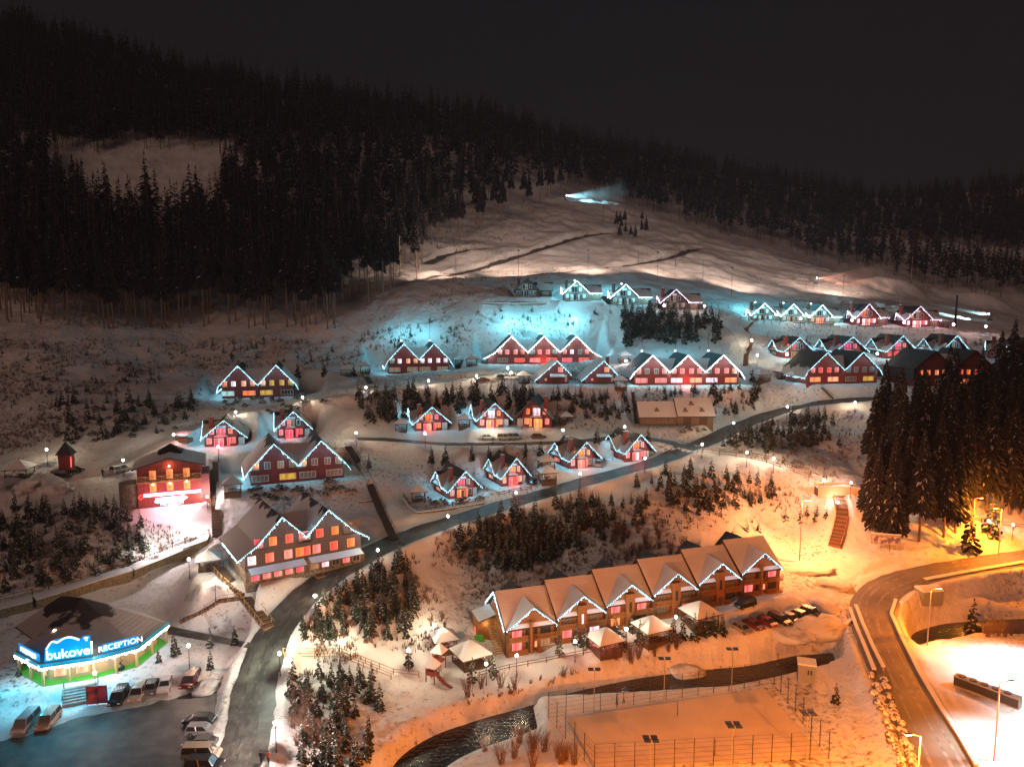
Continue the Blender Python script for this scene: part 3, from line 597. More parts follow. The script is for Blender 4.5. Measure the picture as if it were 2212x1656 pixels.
def chalet(i, c):
    u, v, Y, a, kind, label, W, glow = c; p = PY(u, v, Y); wing = kind in 'W'; m = -1 if kind == 'M' else 1
    t = thing('chalet', label, 'chalet', p, R(a), 'chalets with string lights on the hillside' if glow else None)
    if u in CFIT:
        uL, uR, vP = CFIT[u]; rt = R(a); xl, xr = (-5.1, 4.5) if wing else (-5.0, 5.0)
        sL, sR = solve_x(p, rt, -1, 2.4, uL), solve_x(p, rt, -1, 2.4, uR); sx = (sR-sL)/(xr-xl); sh = sL-sx*xl; sz = solve_z(p, rt, sh, -1, vP)/HR_
        t.location = (p.x+sh*math.cos(rt), p.y+sh*math.sin(rt), p.z); t.scale = (sx, (sx+sz)/2*(1 if wing else 1.22), sz); print('chalet', u, round(sx,2), round(sz,2), round(sh,1))
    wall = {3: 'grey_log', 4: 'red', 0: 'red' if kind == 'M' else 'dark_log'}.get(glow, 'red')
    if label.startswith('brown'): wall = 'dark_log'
    K = 1.04; HR = 7.4; zr = lambda x: HR-.22-K*abs(x)
    def walls():
        mb = MB(); xl, xr = -4.3, (3.9 if wing else 2.6)
        mb.ext([(m*xl,0,-2.5),(m*xr,0,-2.5),(m*xr,0,zr(xr)),(0,0,HR-.22),(m*xl,0,zr(xl))], (0,8.5,0))
        if wing: mb.ext([(8.6,1.6,-2.5),(8.6,7.6,-2.5),(8.6,7.6,2.9),(8.6,4.6,5.7),(8.6,1.6,2.9)], (-5,0,0))
        else: mb.ext([(m*2.55,1.0,-2.5),(m*4.3,1.0,-2.5),(m*4.3,1.0,zr(4.3)),(m*2.55,1.0,zr(2.55))], (0,7.4,0))
        if not wing: mb.ext([(m*-4.36,2.9,-2.5),(m*-4.36,8.8,-2.5),(m*-4.36,8.8,2.7),(m*-4.36,5.9,5.8),(m*-4.36,2.9,2.7)], (m*1.6,0,0))
        return mb.mesh('wall', mats(wall))
    link('wall', cached(('cw', kind, wall), walls), t)
    rm = 'roof_dark' if kind in 'WD' or (u > 1600) else 'roof_chalet'
    def roof():
        mb = MB(); e = 4.9; ze = HR-K*e; s = .40
        if wing: e2, ze2 = 4.3, HR-K*4.3
        else: e2, ze2 = e, ze
        mb.slab([(0,-1,HR),(0,9.3,HR),(-m*e,9.3,ze),(-m*e,-1,ze)], s, 0, 1); mb.slab([(0,-1,HR),(m*e2,-1,ze2),(m*e2,9.3,ze2),(0,9.3,HR)], s, 0, 1)
        if wing:
            mb.slab([(1.4,4.6,6.0),(9.1,4.6,6.0),(9.1,.9,2.7),(4.4,.9,2.7)], s, 0, 1); mb.slab([(1.4,4.6,6.0),(9.1,4.6,6.0),(9.1,8.3,2.7),(4.4,8.3,2.7)], s, 0, 1)
            mb.slab([(-5.2,4.5,5.2),(-2.2,4.5,5.2),(-4.7,3,2.7),(-5.2,3,2.7)], .2, 0, 1); mb.slab([(-5.2,4.5,5.2),(-2.2,4.5,5.2),(-4.7,6,2.7),(-5.2,6,2.7)], .2, 0, 1)
        else:
            mb.slab([(-m*5.2,5.9,6.15),(-m*1.1,5.9,6.22),(-m*4.6,2.5,2.7),(-m*5.2,2.5,2.62)], s, 0, 1); mb.slab([(-m*5.2,5.9,6.15),(-m*1.1,5.9,6.22),(-m*4.6,9.3,2.7),(-m*5.2,9.3,2.62)], s, 0, 1)
        return mb.mesh('roof', mats(rm, 'darkroof'))
    ro = link('roof', cached(('cr', kind, rm), roof), t)
    def chim(): 
        mb = MB(); x = -m*(2.9 if not wing else 3.3); y = 1.9 if not wing else 4.5; mb.box(x-.5, x+.5, y-.5, y+.5, 3, 7.6, 0).box(x-.58, x+.58, y-.58, y+.58, 7.6, 7.75, 1).box(x-.45, x+.45, y-.45, y+.45, 7.75, 7.88, 2); return mb.mesh('chimney', mats('brick' if glow != 3 else 'wood', 'dark', 'snow'))
    link('chimney', cached(('ch', kind, glow == 3), chim), ro)
    X = lambda x: m*x
    window(t, X(-3.3), .9, .9, 1.4, W[2] if wing else W[2])
    def bay(): mb = MB(); mb.ext([(X(-2.5),-.0,0),(X(-2.1),-.55,0),(X(-.3),-.55,0),(X(.1),-.0,0)], (0,0,2.55)); return mb.mesh('bay', mats(wall))
    link('bay', cached(('bay', m, wall), bay), t)
    window(t, X(-1.7), .2, .85, 2.1, W[3], y=-.56, mull=0); window(t, X(-.68), .2, .85, 2.1, W[4], y=-.56, mull=0)
    window(t, X(.75), .3, .4, 2.0, W[3], mull=0); window(t, X(1.7), .9, .95, 1.4, W[5] if kind != 'W' else W[5])
    window(t, X(-2.7), 3.5, .75, 1.3, W[6], mull=0); window(t, X(-1.2), 3.1, .8, 1.9, W[7], mull=0); window(t, X(-.3), 3.1, .8, 1.9, W[7] if W[8] != 'dark' else 'dim', mull=0); window(t, X(1.25 if m > 0 else 1.4), 3.5, .75, 1.3, W[8], mull=0)
    if kind in 'LD':
        window(t, 5.2, .8, .5, 2.0, W[0], y=-4.37, side='x', mull=0); window(t, 6.6, .8, 1.3, 1.9, W[1], y=-4.37, side='x'); window(t, 6, 3.6, .8, 1.2, 'dark', y=-4.37, side='x', mull=0)
    if wing: window(t, -2.3, 3.4, .7, 1.0, W[6], mull=0); window(t, 2.6, .9, .9, 1.4, W[3])
    def bal():
        mb = MB(); x0, x1 = sorted((X(-2.1), X(.6))); mb.box(x0, x1, -1.0, 0, 2.75, 2.88)
        for k in range(8): xx = x0+(x1-x0)*k/7; mb.box(xx-.03, xx+.03, -1.0, -.94, 2.88, 3.75)
        mb.box(x0, x1, -1.02, -.92, 3.7, 3.8); mb.box(x0, x1, -1.0, 0, 2.89, 2.99, 1); return mb.mesh('balcony', mats('wood', 'snow'))
    link('balcony', cached(('bal', m), bal), t)
    def can(): mb = MB(); x0, x1 = sorted((X(-1.9), X(.4))); mb.slab([(x0,-.8,5.35),(x1,-.8,5.35),(x1,0,5.7),(x0,0,5.7)], .12, 0, 1); return mb.mesh('canopy', mats('snow', 'wood'))
    link('canopy', cached(('can', m), can), t)
    gx0, gx1, gy = (5.2, 7.6, 1.55) if wing else (*sorted((X(2.8), X(4.15))), .95)
    part('garage_door', MB().box(gx0, gx1, gy-.05, gy, 0, 2.1), ['white' if not wing else 'barn'], t)
    if wing:
        mb = MB().box(-4.2, 4.6, -2.0, 0, -.3, .1)
        for k in range(11): mb.box(-4.2+.87*k, -4.12+.87*k, -2.0, -1.92, .1, 1.0)
        mb.box(-4.2, 4.6, -2.02, -1.92, .95, 1.05, 0); mb.box(-4.1, 4.5, -1.9, -.1, .1, .2, 1); part('deck', mb, ['wood', 'snow'], t)
    if glow:
        if wing: path = [(-5.3,4.5,2.5),(-5.3,3.9,5.0),(-5.1,-1,2.35),(0,-1.1,7.35),(4.5,-1.05,2.75),(4.6,.8,2.65),(9.2,.8,2.65)]
        elif kind == 'L': path = [(-5.25,9.3,2.45),(-5.25,5.9,6.0),(-5.25,2.5,2.5),(-5.0,-1.05,2.25),(0,-1.1,7.35),(5.0,-1.05,2.25)]
        else: path = [(-5.25,9.3,2.45),(-5.25,5.9,6.0),(-5.25,2.5,2.5)]
        g = {1: ('bulb', CY, 170, .072), 2: ('bulb', CY, 30, .07), 3: ('bulb_white', (.20, .80, 1.0), 420, .115), 4: ('bulb_pink', (.8, .6, .9), 130, .095)}[glow]
        string_lights(t, path, ('c', kind), g[2], g[0], g[1], g[3])
    if glow == 3: o = part('added_gable_flood', MB().box(-.2, .2, 9.3, 9.7, 7.5, 7.9), ['bulb_white'], t); lamp('flood', o, (0, 10.6, 13), 8000, (.12, .56, .72), .5)  # added flood behind the gable, for the cyan wash on the slope
    # glow of the lit rooms falling through the bay window
    wc = {'red': (1, .05, .03), 'pink': (1, .12, .12), 'rose': (1, .3, .2), 'amber': (1, .4, .12), 'orange': (1, .25, .05), 'warm': (1, .5, .2), 'white': (1, .35, .3), 'magenta': (1, .03, .1)}
    k = wc.get(W[3]) or wc.get(W[4])
    if k: lamp('room_glow', t, (X(-.9), -1.6, 1.6), 160 if u != 474 else 420, k, .4)
    return t
for i, c in enumerate(CHALETS): chalet(i, c)

# ------------------------------------------------------------ gabled hotels
def hotel(i, c):
    u, v, Y, a, n, label, base, wall, glow, sp = c; p = PY(u, v, Y); p.z += base
    t = thing('gabled_hotel', label, 'hotel', p, R(a)); HR = 10.2; K = 1.13; XB = 5.9; ZB = HR-K*XB; XE = 10.0; ZE = 1.9; D = 13.5
    pk, uL, uR, vl = HFIT[u]; rt = R(a); xs = [solve_x(p, rt, -1.1, HR, q[0]) for q in pk]; HR = sum(solve_z(p, rt, x, -1.1, q[1]) for x, q in zip(xs, pk))/n; sh = sum(xs)/n; xs = [x-sh for x in xs]; p = p+Vector((sh*math.cos(rt), sh*math.sin(rt), 0)); t.location = p
    sp = (xs[-1]-xs[0])/(n-1); xs = [(k-(n-1)/2)*sp for k in range(n)]; zv = solve_z(p, rt, -sp*(n-2)/2, -1.1, vl[1]); K = (HR-zv)/(sp/2); eL, eR = xs[0]-solve_x(p, rt, -1.1, 1.9, uL), solve_x(p, rt, -1.1, 1.9, uR)-xs[-1]
    XE = (eL+eR)/2; XB = sp/2+.25; ZB = HR-K*XB; ZE = min(2.2, ZB-.6); XW = XE-1.5; print('hotel', u, 'sp', round(sp,1), 'HR', round(HR,1), 'K', round(K,2), 'e', round(eL,1), round(eR,1), 'shift', round(sh,1))
    zw = lambda d: (HR-K*d if d < XB else ZB+(ZE-ZB)*(d-XB)/(XE-XB))-.25
    mb = MB(); poly = [(xs[0]-XW,0,-2.5),(xs[-1]+XW,0,-2.5),(xs[-1]+XW,0,zw(XW)),(xs[-1]+XB,0,zw(XB))]
    for k in range(n-1, -1, -1):
        poly.append((xs[k],0,HR-.25))
        if k: poly.append((xs[k]-sp/2,0,zw(sp/2)))
    poly += [(xs[0]-XB,0,zw(XB)),(xs[0]-XW,0,zw(XW))]
    def tri_walls():
        mb.ext([(xs[0]-XW,0,-2.5),(xs[-1]+XW,0,-2.5),(xs[-1]+XW,0,zw(XW)),(xs[0]-XW,0,zw(XW))], (0,D,0))
        for k in range(n):
            lo = -XB if k == 0 else -sp/2; hi = XB if k == n-1 else sp/2
            P_ = [(xs[k]+(-XW if k == 0 else lo),-.0,zw(XW)-.001),(xs[k]+(XW if k == n-1 else hi),-.0,zw(XW)-.001)]
            if k == n-1: P_ += [(xs[k]+XB,0,zw(XB))]
            else: P_ += [(xs[k]+sp/2,0,zw(sp/2))]
            P_ += [(xs[k],0,HR-.25)]
            P_ += [(xs[k]-XB,0,zw(XB))] if k == 0 else [(xs[k]-sp/2,0,zw(sp/2))]
            mb.ext(P_, (0,D,0))
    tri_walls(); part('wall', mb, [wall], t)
    rm = 'roof_hotel' if i in (0, 1, 2, 3) else 'roof_dark'; mb = MB(); s = .3; y0, y1 = -1.1, D+1
    for k in range(n):
        x = xs[k]
        for sg in (-1, 1):
            outer = (k == 0 and sg < 0) or (k == n-1 and sg > 0); d = XB if outer else sp/2
            mb.slab([(x,y0,HR),(x,y1,HR),(x+sg*d,y1,HR-K*d),(x+sg*d,y0,HR-K*d)], s, 0, 1)
            if outer: mb.slab([(x+sg*XB,y0,ZB),(x+sg*XB,y1,ZB),(x+sg*XE,y1,ZE),(x+sg*XE,y0,ZE)], s, 0, 1)
    for k in range(n-1):
        a0, a1 = xs[k], xs[k+1]; zc = HR-1.7; q = 1.7/K; md = (a0+a1)/2
        mb.slab([(a0+q,D/2,zc+.05),(a1-q,D/2,zc+.05),(md+.2,y0+.3,HR-K*sp/2+.12),(md-.2,y0+.3,HR-K*sp/2+.12)], .2, 2, 1); mb.slab([(a0+q,D/2,zc+.05),(a1-q,D/2,zc+.05),(md,y1-.3,HR-K*sp/2+.12)], .2, 2, 1)
    part('roof', mb, [rm, 'darkroof', 'roof_full'], t)
    pal = {0: ['orange','orange','red','red','red','orange','rose'], 1: ['curtain','curtain','yellow','dim','amber','curtain','curtain'], 2: ['warm','yellow','warm','white','orange','yellow'], 3: ['warm','white','white','white','warm','dim','warm'],
           4: ['rose','curtain','rose','rose','white','rose'], 5: ['rose','white','rose','curtain','warm','rose'], 6: ['red','red','rose','red','amber','yellow'], 7: ['orange','red','orange','red','orange','amber']}[i]
    lowp = {0: ['pink','rose','rose','rose'], 1: ['curtain','yellow','curtain','curtain'], 2: ['cool','orange','yellow','dark'], 3: ['dim','dim','dim','dim'], 4: ['curtain','red','rose','red','pink','red'], 5: ['rose','rose','white','warm','white','amber'], 6: ['amber','warm','curtain','yellow'], 7: ['dark','dark','amber','cool']}[i]
    trim = 'trim' if i == 0 else 'white'; q = 0; rn = random.Random(i*7+3)
    for k in range(n):
        for dx in (-4.1, -1.5, 1.5, 4.1):
            if i == 0 and abs(dx) == 4.1: 
                window(t, xs[k]+dx, 3.6, 1.5, 1.7, ['pink','rose','cool','curtain'][(k*2+(dx > 0)) % 4], trim=trim)
            else: window(t, xs[k]+dx, 3.7, 1.25, 1.5, rn.choice(pal) if not (i == 6 and k == 1) else 'curtain', trim=trim)
        if i == 0:
            for dx in (-5.4, -2.2, 1.2, 4.6): window(t, xs[k]+dx, .7, 1.4, 1.6, ['white','orange','red','red','orange','red','orange','rose'][(k*4+int(dx+6)) % 8], trim=trim)
        else:
            for j, dx in enumerate((-3.2, 3.0)): window(t, xs[k]+dx, .8, 3.6, 1.35, lowp[(k*2+j) % len(lowp)], mull=3, trim=trim)
        for dx in (-4.1, 4.1):
            mb = MB().box(xs[k]+dx-1.2, xs[k]+dx+1.2, -.75, 0, 3.3, 3.4)
            for z in (3.6, 3.85, 4.1): mb.box(xs[k]+dx-1.2, xs[k]+dx+1.2, -.78, -.72, z, z+.1)
            part('balcony', mb, ['wood'], t)
    if base:
        mb = MB(); mb.box(xs[0]-XW+.05, xs[-1]+XW-.05, .1, D-.1, -base-1.5, -2.4); mb.box(xs[0]-XW-.02, xs[-1]+XW+.02, -.04, D+.02, -base-.5, -.35); part('ground_floor', mb, ['stone'], t)
        for k in range(n):
            x0, x1 = xs[k]-XW+.5 if k == 0 else xs[k]-sp/2+.5, xs[k]+sp/2-.3 if k < n-1 else xs[k]+XW-.2
            part('canopy', MB().slab([(x0,-2.2,-.45),(x1,-2.2,-.45),(x1,0,.1),(x0,0,.1)], .15, 0, 1), ['snow', 'wood'], t)
            for j in range(5):
                x = x0+1.2+j*(x1-x0-2)/4; window(t, x, -2.3, 1.3, 1.3, lowp[j % 4] if k == 0 else ['dim','white','dark','rose','dark'][j], y=-.05, trim=trim)
                part('door', MB().box(x+1.0, x+1.7, -.09, -.04, -2.8, -.8), ['wood'], t)
        window(t, 4, -.1, .8, 1.2, 'dim', y=xs[0]-XW-.01, side='x', trim=trim)
    if glow:
        path = [(xs[0]-XE,y1-3,ZE-.1)] if glow == 1 else []
        path += [(xs[0]-XE,y0,ZE-.1),(xs[0]-XB,y0-.05,ZB-.05)]
        for k in range(n):
            path.append((xs[k],y0-.1,HR-.05))
            if k < n-1: path.append((xs[k]+sp/2,y0-.1,HR-K*sp/2-.1))
        path += [(xs[-1]+XB,y0-.05,ZB-.05),(xs[-1]+XE,y0,ZE-.1)]
        g = {1: ('bulb', CY, 150, .08), 3: ('bulb_white', (.34, .85, 1.0), 420, .12)}[glow]
        string_lights(t, path, ('h', i), g[2], g[0], g[1], g[3], 5)
    if i in (3, 4, 5):   # added ridge floods and poles, for the cyan wash on the slope behind
        for x in xs: o = part('added_ridge_flood', MB().box(x-.2, x+.2, D+.6, D+1.1, HR+.05, HR+.45), ['bulb_white'], t); part('added_flood_pole', MB().cyl((x,D+.8,HR-.5),(x,D+.8,HR+7.5), .06, .05, 5), ['dark'], t); lamp('flood', o, (x, D+1.4, HR+8), {3: 3800, 4: 7600, 5: 3000}[i], (.13, .56, .72), .5)
    if i in (4, 5): lamp('room_glow', t, (0, -2.5, 1.2), 700, (1, .25, .2), .6)
    return t
for i, c in enumerate(HOTELS): hotel(i, c)
# ------------------------------------------------------------ saltbox chalets
for i, (u, v, Y, a, label) in enumerate(SMALL):
    p = PY(u, v, Y); t = thing('saltbox_chalet', label, 'chalet', p, R(a))
    mb = MB().ext([(-5,0,-2),(5,0,-2),(5,0,2.9),(1,0,7.2),(-5,0,1.6)], (0,8,0)); part('wall', mb, ['maroon'], t)
    mb = MB().slab([(1,-.9,7.6),(1,8.9,7.6),(-6.3,8.9,1.1),(-6.3,-.9,1.1)], .3, 0, 1).slab([(1,-.9,7.6),(1,8.9,7.6),(5.6,8.9,2.9),(5.6,-.9,2.9)], .3, 0, 1); ro = part('roof', mb, ['roof_hotel', 'darkroof'], t)
    if i: part('chimney', MB().box(3.4, 4.3, 5, 5.9, 4, 8.2), ['brick'], ro)
    window(t, 2.2, 3.9, 1.4, 1.4, 'rose' if i == 0 else 'amber'); window(t, -2.6, 1.2, .5, .5, 'yellow' if i == 0 else 'rose', mull=0); window(t, 4.0, .8, .35, 2.0, 'dim', mull=0)
    part('canopy', MB().slab([(-1.5,-1.6,2.4),(3.6,-1.6,2.4),(3.3,0,3.2),(-1.2,0,3.2)], .15, 0, 1), ['snow', 'wood'], t); part('door', MB().box(-.6, 2.4, -.05, 0, 0, 2.1), ['wood'], t)
    string_lights(t, [(-6.4,-1,1.0),(1,-1.05,7.5),(5.7,-1,2.8)], ('s', i), 110, every=4)
# ------------------------------------------------------------ barn with snow roof
u, v, Y, a = BARN; p = PY(u, v, Y); t = thing('wooden_barn', 'weathered board barn in two sections with thick snow on the roof and small triangular vents', 'barn', p, R(a))
mb = MB(); mb.ext([(-11,.6,-2),(-11,8,-2),(-11,8,2.6),(-11,4.3,6.2),(-11,.6,2.6)], (11.3,0,0)); mb.ext([(0,0,-2),(0,9,-2),(0,9,3),(0,4.5,7.3),(0,0,3)], (10.8,0,0)); part('wall', mb, ['barn'], t)
mb = MB(); mb.slab([(-11.5,0,2.4),(-.2,0,2.4),(-.2,4.3,6.6),(-11.5,4.3,6.6)], .3, 0, 1).slab([(-11.5,8.6,2.4),(-.2,8.6,2.4),(-.2,4.3,6.6),(-11.5,4.3,6.6)], .3, 0, 1)
mb.slab([(-.1,-.7,2.7),(11.4,-.7,2.7),(11,4.5,7.7),(-.1,4.5,7.7)], .3, 0, 1).slab([(-.1,9.7,2.7),(11.2,9.7,2.7),(11,4.5,7.7),(-.1,4.5,7.7)], .3, 0, 1); ro = part('roof', mb, ['roof_full', 'darkroof'], t)
for x, y, z in ((-5.8,1.5,3.9),(2.6,.5,3.9),(7.6,.5,3.9),(4.8,2.3,5.7)):
    part('roof_vent', MB().add([(x-1,y,z-.2),(x+1,y,z-.2),(x,y,z+1.1),(x,y+1.9,z+1.2),(x-1.1,y+.4,z),(x+1.1,y+.4,z)], [(0,1,2),(0,2,3,4),(1,5,3,2)]), ['barn'], ro)
for x in (3, 7.8): part('barn_door', MB().box(x-1.2, x+1.2, -.08, 0, 0, 2.5), ['wood'], t)
for x in (-6, -5, -2.6): part('loophole', MB().box(x-.2, x+.2, .54, .6, 1.2, 1.6), ['dark'], t)

# ------------------------------------------------------------ long timber terrace, six stepped units
t = thing('timber_terrace', 'long honey coloured timber terrace of six stepped units with scalloped string lights', 'apartment building', TERR0, t_rot)
w = t_len/NU; dz = (TERR1.z-TERR0.z)/NU; mbw = MB(); HE = 4.9; HRG = 9.7
GL = [['rose','dim','rose','dark','curtain','rose'],['rose','white','curtain','curtain','rose','dim'],['amber','dark','rose','rose','curtain','dark'],['curtain','rose','curtain','curtain','rose','dark'],['curtain','dark','curtain','curtain','amber','dark'],['rose','dark','curtain','rose','rose','dark']]
for k in range(NU):
    x0, x1, z0 = k*w, (k+1)*w, k*dz; xc = x0+.53*w; W_ = .9
    mb = MB(); mb.ext([(x0+.02,0,z0-2.5),(x1-.02,0,z0-2.5),(x1-.02,0,z0+HE-.3),(xc,0,z0+8.3),(x0+.02,0,z0+HE-.3)], (0,1.5,0)); mb.box(x0+.01, x1-.01, 1.4, 10.8, z0-2.5, z0+HE-.4)
    mb.ext([(x0+.1,1.4,z0+HE-.5),(x0+.1,10.8,z0+HE-.5),(x0+.1,6,z0+HRG-.3)], (w-.2,0,0)); part('wall', mb, ['timber'], t)
    mb = MB(); s = .35
    mb.slab([(x0,-.7,z0+HE),(x1+.1,-.7,z0+HE),(x1+.1,6,z0+HRG),(x0,6,z0+HRG)], s, 0, 1); mb.slab([(x0,11.6,z0+HE+.4),(x1,11.6,z0+HE+.4),(x1,6,z0+HRG),(x0,6,z0+HRG)], s, 2, 1)
    mb.slab([(xc,-1,z0+8.7),(xc,4.9,z0+8.75),(x0-.05,-1,z0+HE)], s, 0, 1); mb.slab([(xc,-1,z0+8.7),(xc,4.9,z0+8.75),(x1+.15,-1,z0+HE)], s, 0, 1)
    mb.slab([(xc-.3,7,z0+9.7),(xc-.3,12.0,z0+9.3),(xc-3.0,12.0,z0+6.6),(xc-3.0,7,z0+8.2)], s, 2, 1); mb.slab([(xc-.3,7,z0+9.7),(xc-.3,12.0,z0+9.3),(xc+2.4,12.0,z0+6.6),(xc+2.4,7,z0+8.2)], s, 2, 1)
    part('roof', mb, ['roof_full', 'darkroof', 'darkroof'], t)
    part('stair_panel', MB().box(x0+.42*w if k not in (0, 5) else x0+.47*w, x0+.6*w if k not in (0, 5) else x0+.51*w, -1.0, 0, z0-.6, z0+5.6+(1.2 if k not in (0, 5) else .4)), ['timber'], t)
    part('party_post', MB().box(x0-.12 if k else x0, x0+.45, -1.1, 0, z0-2.4, z0+HE-.6), ['timber_dark'], t)
    for lv, zz in ((0, .9), (1, 3.4)):
        for sd, xx in ((0, x0+.24*w), (1, x0+.8*w)):
            g = GL[k][(lv*2+sd)]; window(t, xx, z0+zz-.4, 1.9, 1.6, g, trim='wood', mull=2)
            if k in (0, 5): window(t, xx+(1.9 if sd == 0 else -1.9), z0+zz-.2, .5, 1.1, 'dark' if lv or sd == 0 else 'warm', trim='wood', mull=0)
            mb = MB(); a0, a1 = (x0+.45, x0+.42*w) if sd == 0 else (x0+.6*w, x1-.12)
            mb.box(a0, a1, -1.25, 0, z0+zz-.85, z0+zz-.7)
            for q in range(4): mb.box(a0, a1, -1.3, -1.24, z0+zz-.62+q*.25, z0+zz-.48+q*.25)
            part('balcony', mb, ['timber'], t)
    if k not in (0, 5): window(t, x0+.51*w, z0+3.3, .45, 1.9, 'white' if k == 1 else 'dark', y=-1.0, trim='wood', mull=0); part('door', MB().box(x0+.46*w, x0+.56*w, -1.06, -1.0, z0-.3, z0+1.8), ['wood'], t)
    string_lights(t, [(x0,-1.05,z0+HE-.1),(xc,-1.1,z0+8.6),(x1,-1.05,z0+HE-.1)], ('t', k), 45, every=5, r=.085)
string_lights(t, [(-.35,-.9,HE-.1),(-.35,6,HRG-.1),(-.35,11.6,HE+.4)], ('te',), 20, every=6)
part('side_porch', MB().slab([(-3.4,5.2,4.5),(-3.4,10.4,4.5),(0,10.4,5.5),(0,5.2,5.5)], .2, 0, 1).box(-3.2, 0, 6.5, 10.2, -2, 4.3, 2), ['snow', 'darkroof', 'timber'], t)
window(t, 8.4, .5, 1.4, 1.8, 'orange', y=-3.21, side='x', trim='wood')
mb = MB()
for k in range(13): mb.box(-1.5, -.3, 5.2-k*.42, 5.55-k*.42, 3.2-k*.25, 3.28-k*.25)
for x in (-1.55, -.25): mb.bar((x,5.4,3.2),(x,.2,-.1), .1, .2); mb.bar((x,5.4,4.2),(x,.2,.9), .07)
part('outside_stairs', mb, ['trim'], t)
part('green_awning', MB().slab([(-4.6,2.6,1.9),(-2.9,2.6,1.9),(-2.9,4.4,2.4),(-4.6,4.4,2.4)], .12, 0, 0), ['turf'], t, 'bright green awning')
lamp('porch_lamp', t, (-1.6, 6.0, 3.3), 60, (1, .75, .3), .1)
# ------------------------------------------------------------ restaurant
u, v, Y, a = REST; p = PY(u, v, Y); t = thing('restaurant', 'tall red timber restaurant with a pink neon bar, balcony and round stone stair tower', 'restaurant', p, R(a)); t.scale = (1.03, 1, 1.04)
mb = MB(); mb.ext([(-6.3,0,-1.5),(6.3,0,-1.5),(6.3,0,8.5),(0,0,10.2),(-6.3,0,8.5)], (0,11,0)); part('wall', mb, ['red'], t)
mb = MB(); mb.slab([(0,-1.2,10.7),(0,11.6,10.7),(-7.2,11.6,8.7),(-7.2,-1.2,8.7)], .35, 0, 1).slab([(0,-1.2,10.7),(0,11.6,10.7),(7.2,11.6,8.7),(7.2,-1.2,8.7)], .35, 0, 1); ro = part('roof', mb, ['roof_rec2' if 'roof_rec2' in M else 'roof_full', 'darkroof'], t)
mb = MB(); q = [(-2.6,5,10.4),(2.6,5,10.4),(2.6,10,10.4),(-2.6,10,10.4)]; mb.add(q+[(0,7.5,12.2)], [(0,1,4),(1,2,4),(2,3,4),(3,0,4)]); mb.box(-2.2, 2.2, 5.4, 9.6, 9.8, 10.45); part('lantern_roof', mb, ['darkroof'], ro)
mb = MB(); mb.box(-6.3, 6.3, -1.3, 0, 5.55, 5.75)
for k in range(9): x = -6.2+k*1.55; mb.box(x-.05, x+.05, -1.3, -1.2, 5.75, 6.9)
for k in range(8): x = -6.2+k*1.55; mb.bar((x,-1.25,5.8),(x+1.55,-1.25,6.8), .07); mb.bar((x,-1.25,6.8),(x+1.55,-1.25,5.8), .07)
mb.box(-6.3, 6.3, -1.32, -1.2, 6.85, 6.98); part('balcony', mb, ['trim'], t)
for x in (-3.3, 0, 3.3): window(t, x, 6.0, 1.2, 1.9, 'amber', trim='trim'); window(t, x, 3.4, 1.1, 1.7, 'amber', trim='trim'); 
for (x, y, z) in ((0,-.4,8.7),(-3.3,-.3,5.0),(0,-.3,5.0),(3.3,-.3,5.1)):
    o = part('wall_lamp', MB().ball((x,y,z), .16), ['globe_warm'], t); lamp('wall_lamp_light', o, (x,y-.35,z), 110 if z > 6 else 45, (1, .45, .12), .12)
o = part('neon_bar', MB().box(-5.2, 6.0, -.3, -.12, 2.45, 3.05, 0).box(-5.0, 5.8, -.36, -.3, 2.58, 2.92, 1), ['neon_pink', 'neon_core'], t, 'overexposed pink neon bar')
for x in (-4, -1, 2, 5): lamp('neon_light', o, (x,-3.2,2.4), 240, (1, .28, .36), .3)
mb = MB()
for k in range(4): th = k*math.pi/2; c, s = math.cos(th)*.5, math.sin(th)*.5; c2, s2 = math.cos(th+math.pi/2)*.5, math.sin(th+math.pi/2)*.5; mb.bar((-5.75+c,-.2,2.45+s),(-5.75+c2,-.2,2.45+s2), .08)
part('neon_diamond', mb, ['red_led'], t)
mb = MB(); mb.ext([(-2.7,-.3,.9),(2.2,-.3,.9),(3.3,-.3,1.6),(2.6,-.3,2.05),(-2.9,-.3,1.95),(-3.1,-.3,1.2)], (0,.15,0)); o = part('neon_cloud_sign', mb, ['neon_blue'], t); lamp('neon_light', o, (0,-1.2,1.2), 500, (.7, .6, 1), .3)
def text(body, parent, loc, rot, size, m, ext=.05, bold=.0, name='lettering', align='CENTER'):
    c = bpy.data.curves.new(name, 'FONT'); c.body = body; c.size = size; c.extrude = ext; c.offset = bold; c.align_x = align; c.materials.append(M[m])
    o = link(name, c, parent, loc); o.rotation_euler = rot
    dg = bpy.context.evaluated_depsgraph_get(); me = bpy.data.meshes.new_from_object(o.evaluated_get(dg)); bpy.data.objects.remove(o)
    if not me.materials: me.materials.append(M[m])
    o = link(name, me, parent, loc); o.rotation_euler = rot; return o
text('РЕСТОРАЦІЯ', t, (.2,-.22,.28), (R(90), 0, 0), .72, 'text_white', bold=.015)
part('cellar_door', MB().box(-.1, 1.0, -.06, 0, -1.4, -.1), ['wood'], t); o = part('door_lamp', MB().box(-.2, 1.1, -.25, -.05, -.05, .2), ['globe_warm'], t); lamp('door_light', o, (.45,-.6,-.1), 60, (1, .8, .65), .2)
part('stair_tower', MB().cyl((-7.6,3,-2.5),(-7.6,3,5.2), 2.5, 2.5, 20), ['stone'], t)
part('side_annex', MB().box(6.3, 7.8, 1, 9, -2, 6.2), ['maroon'], t)
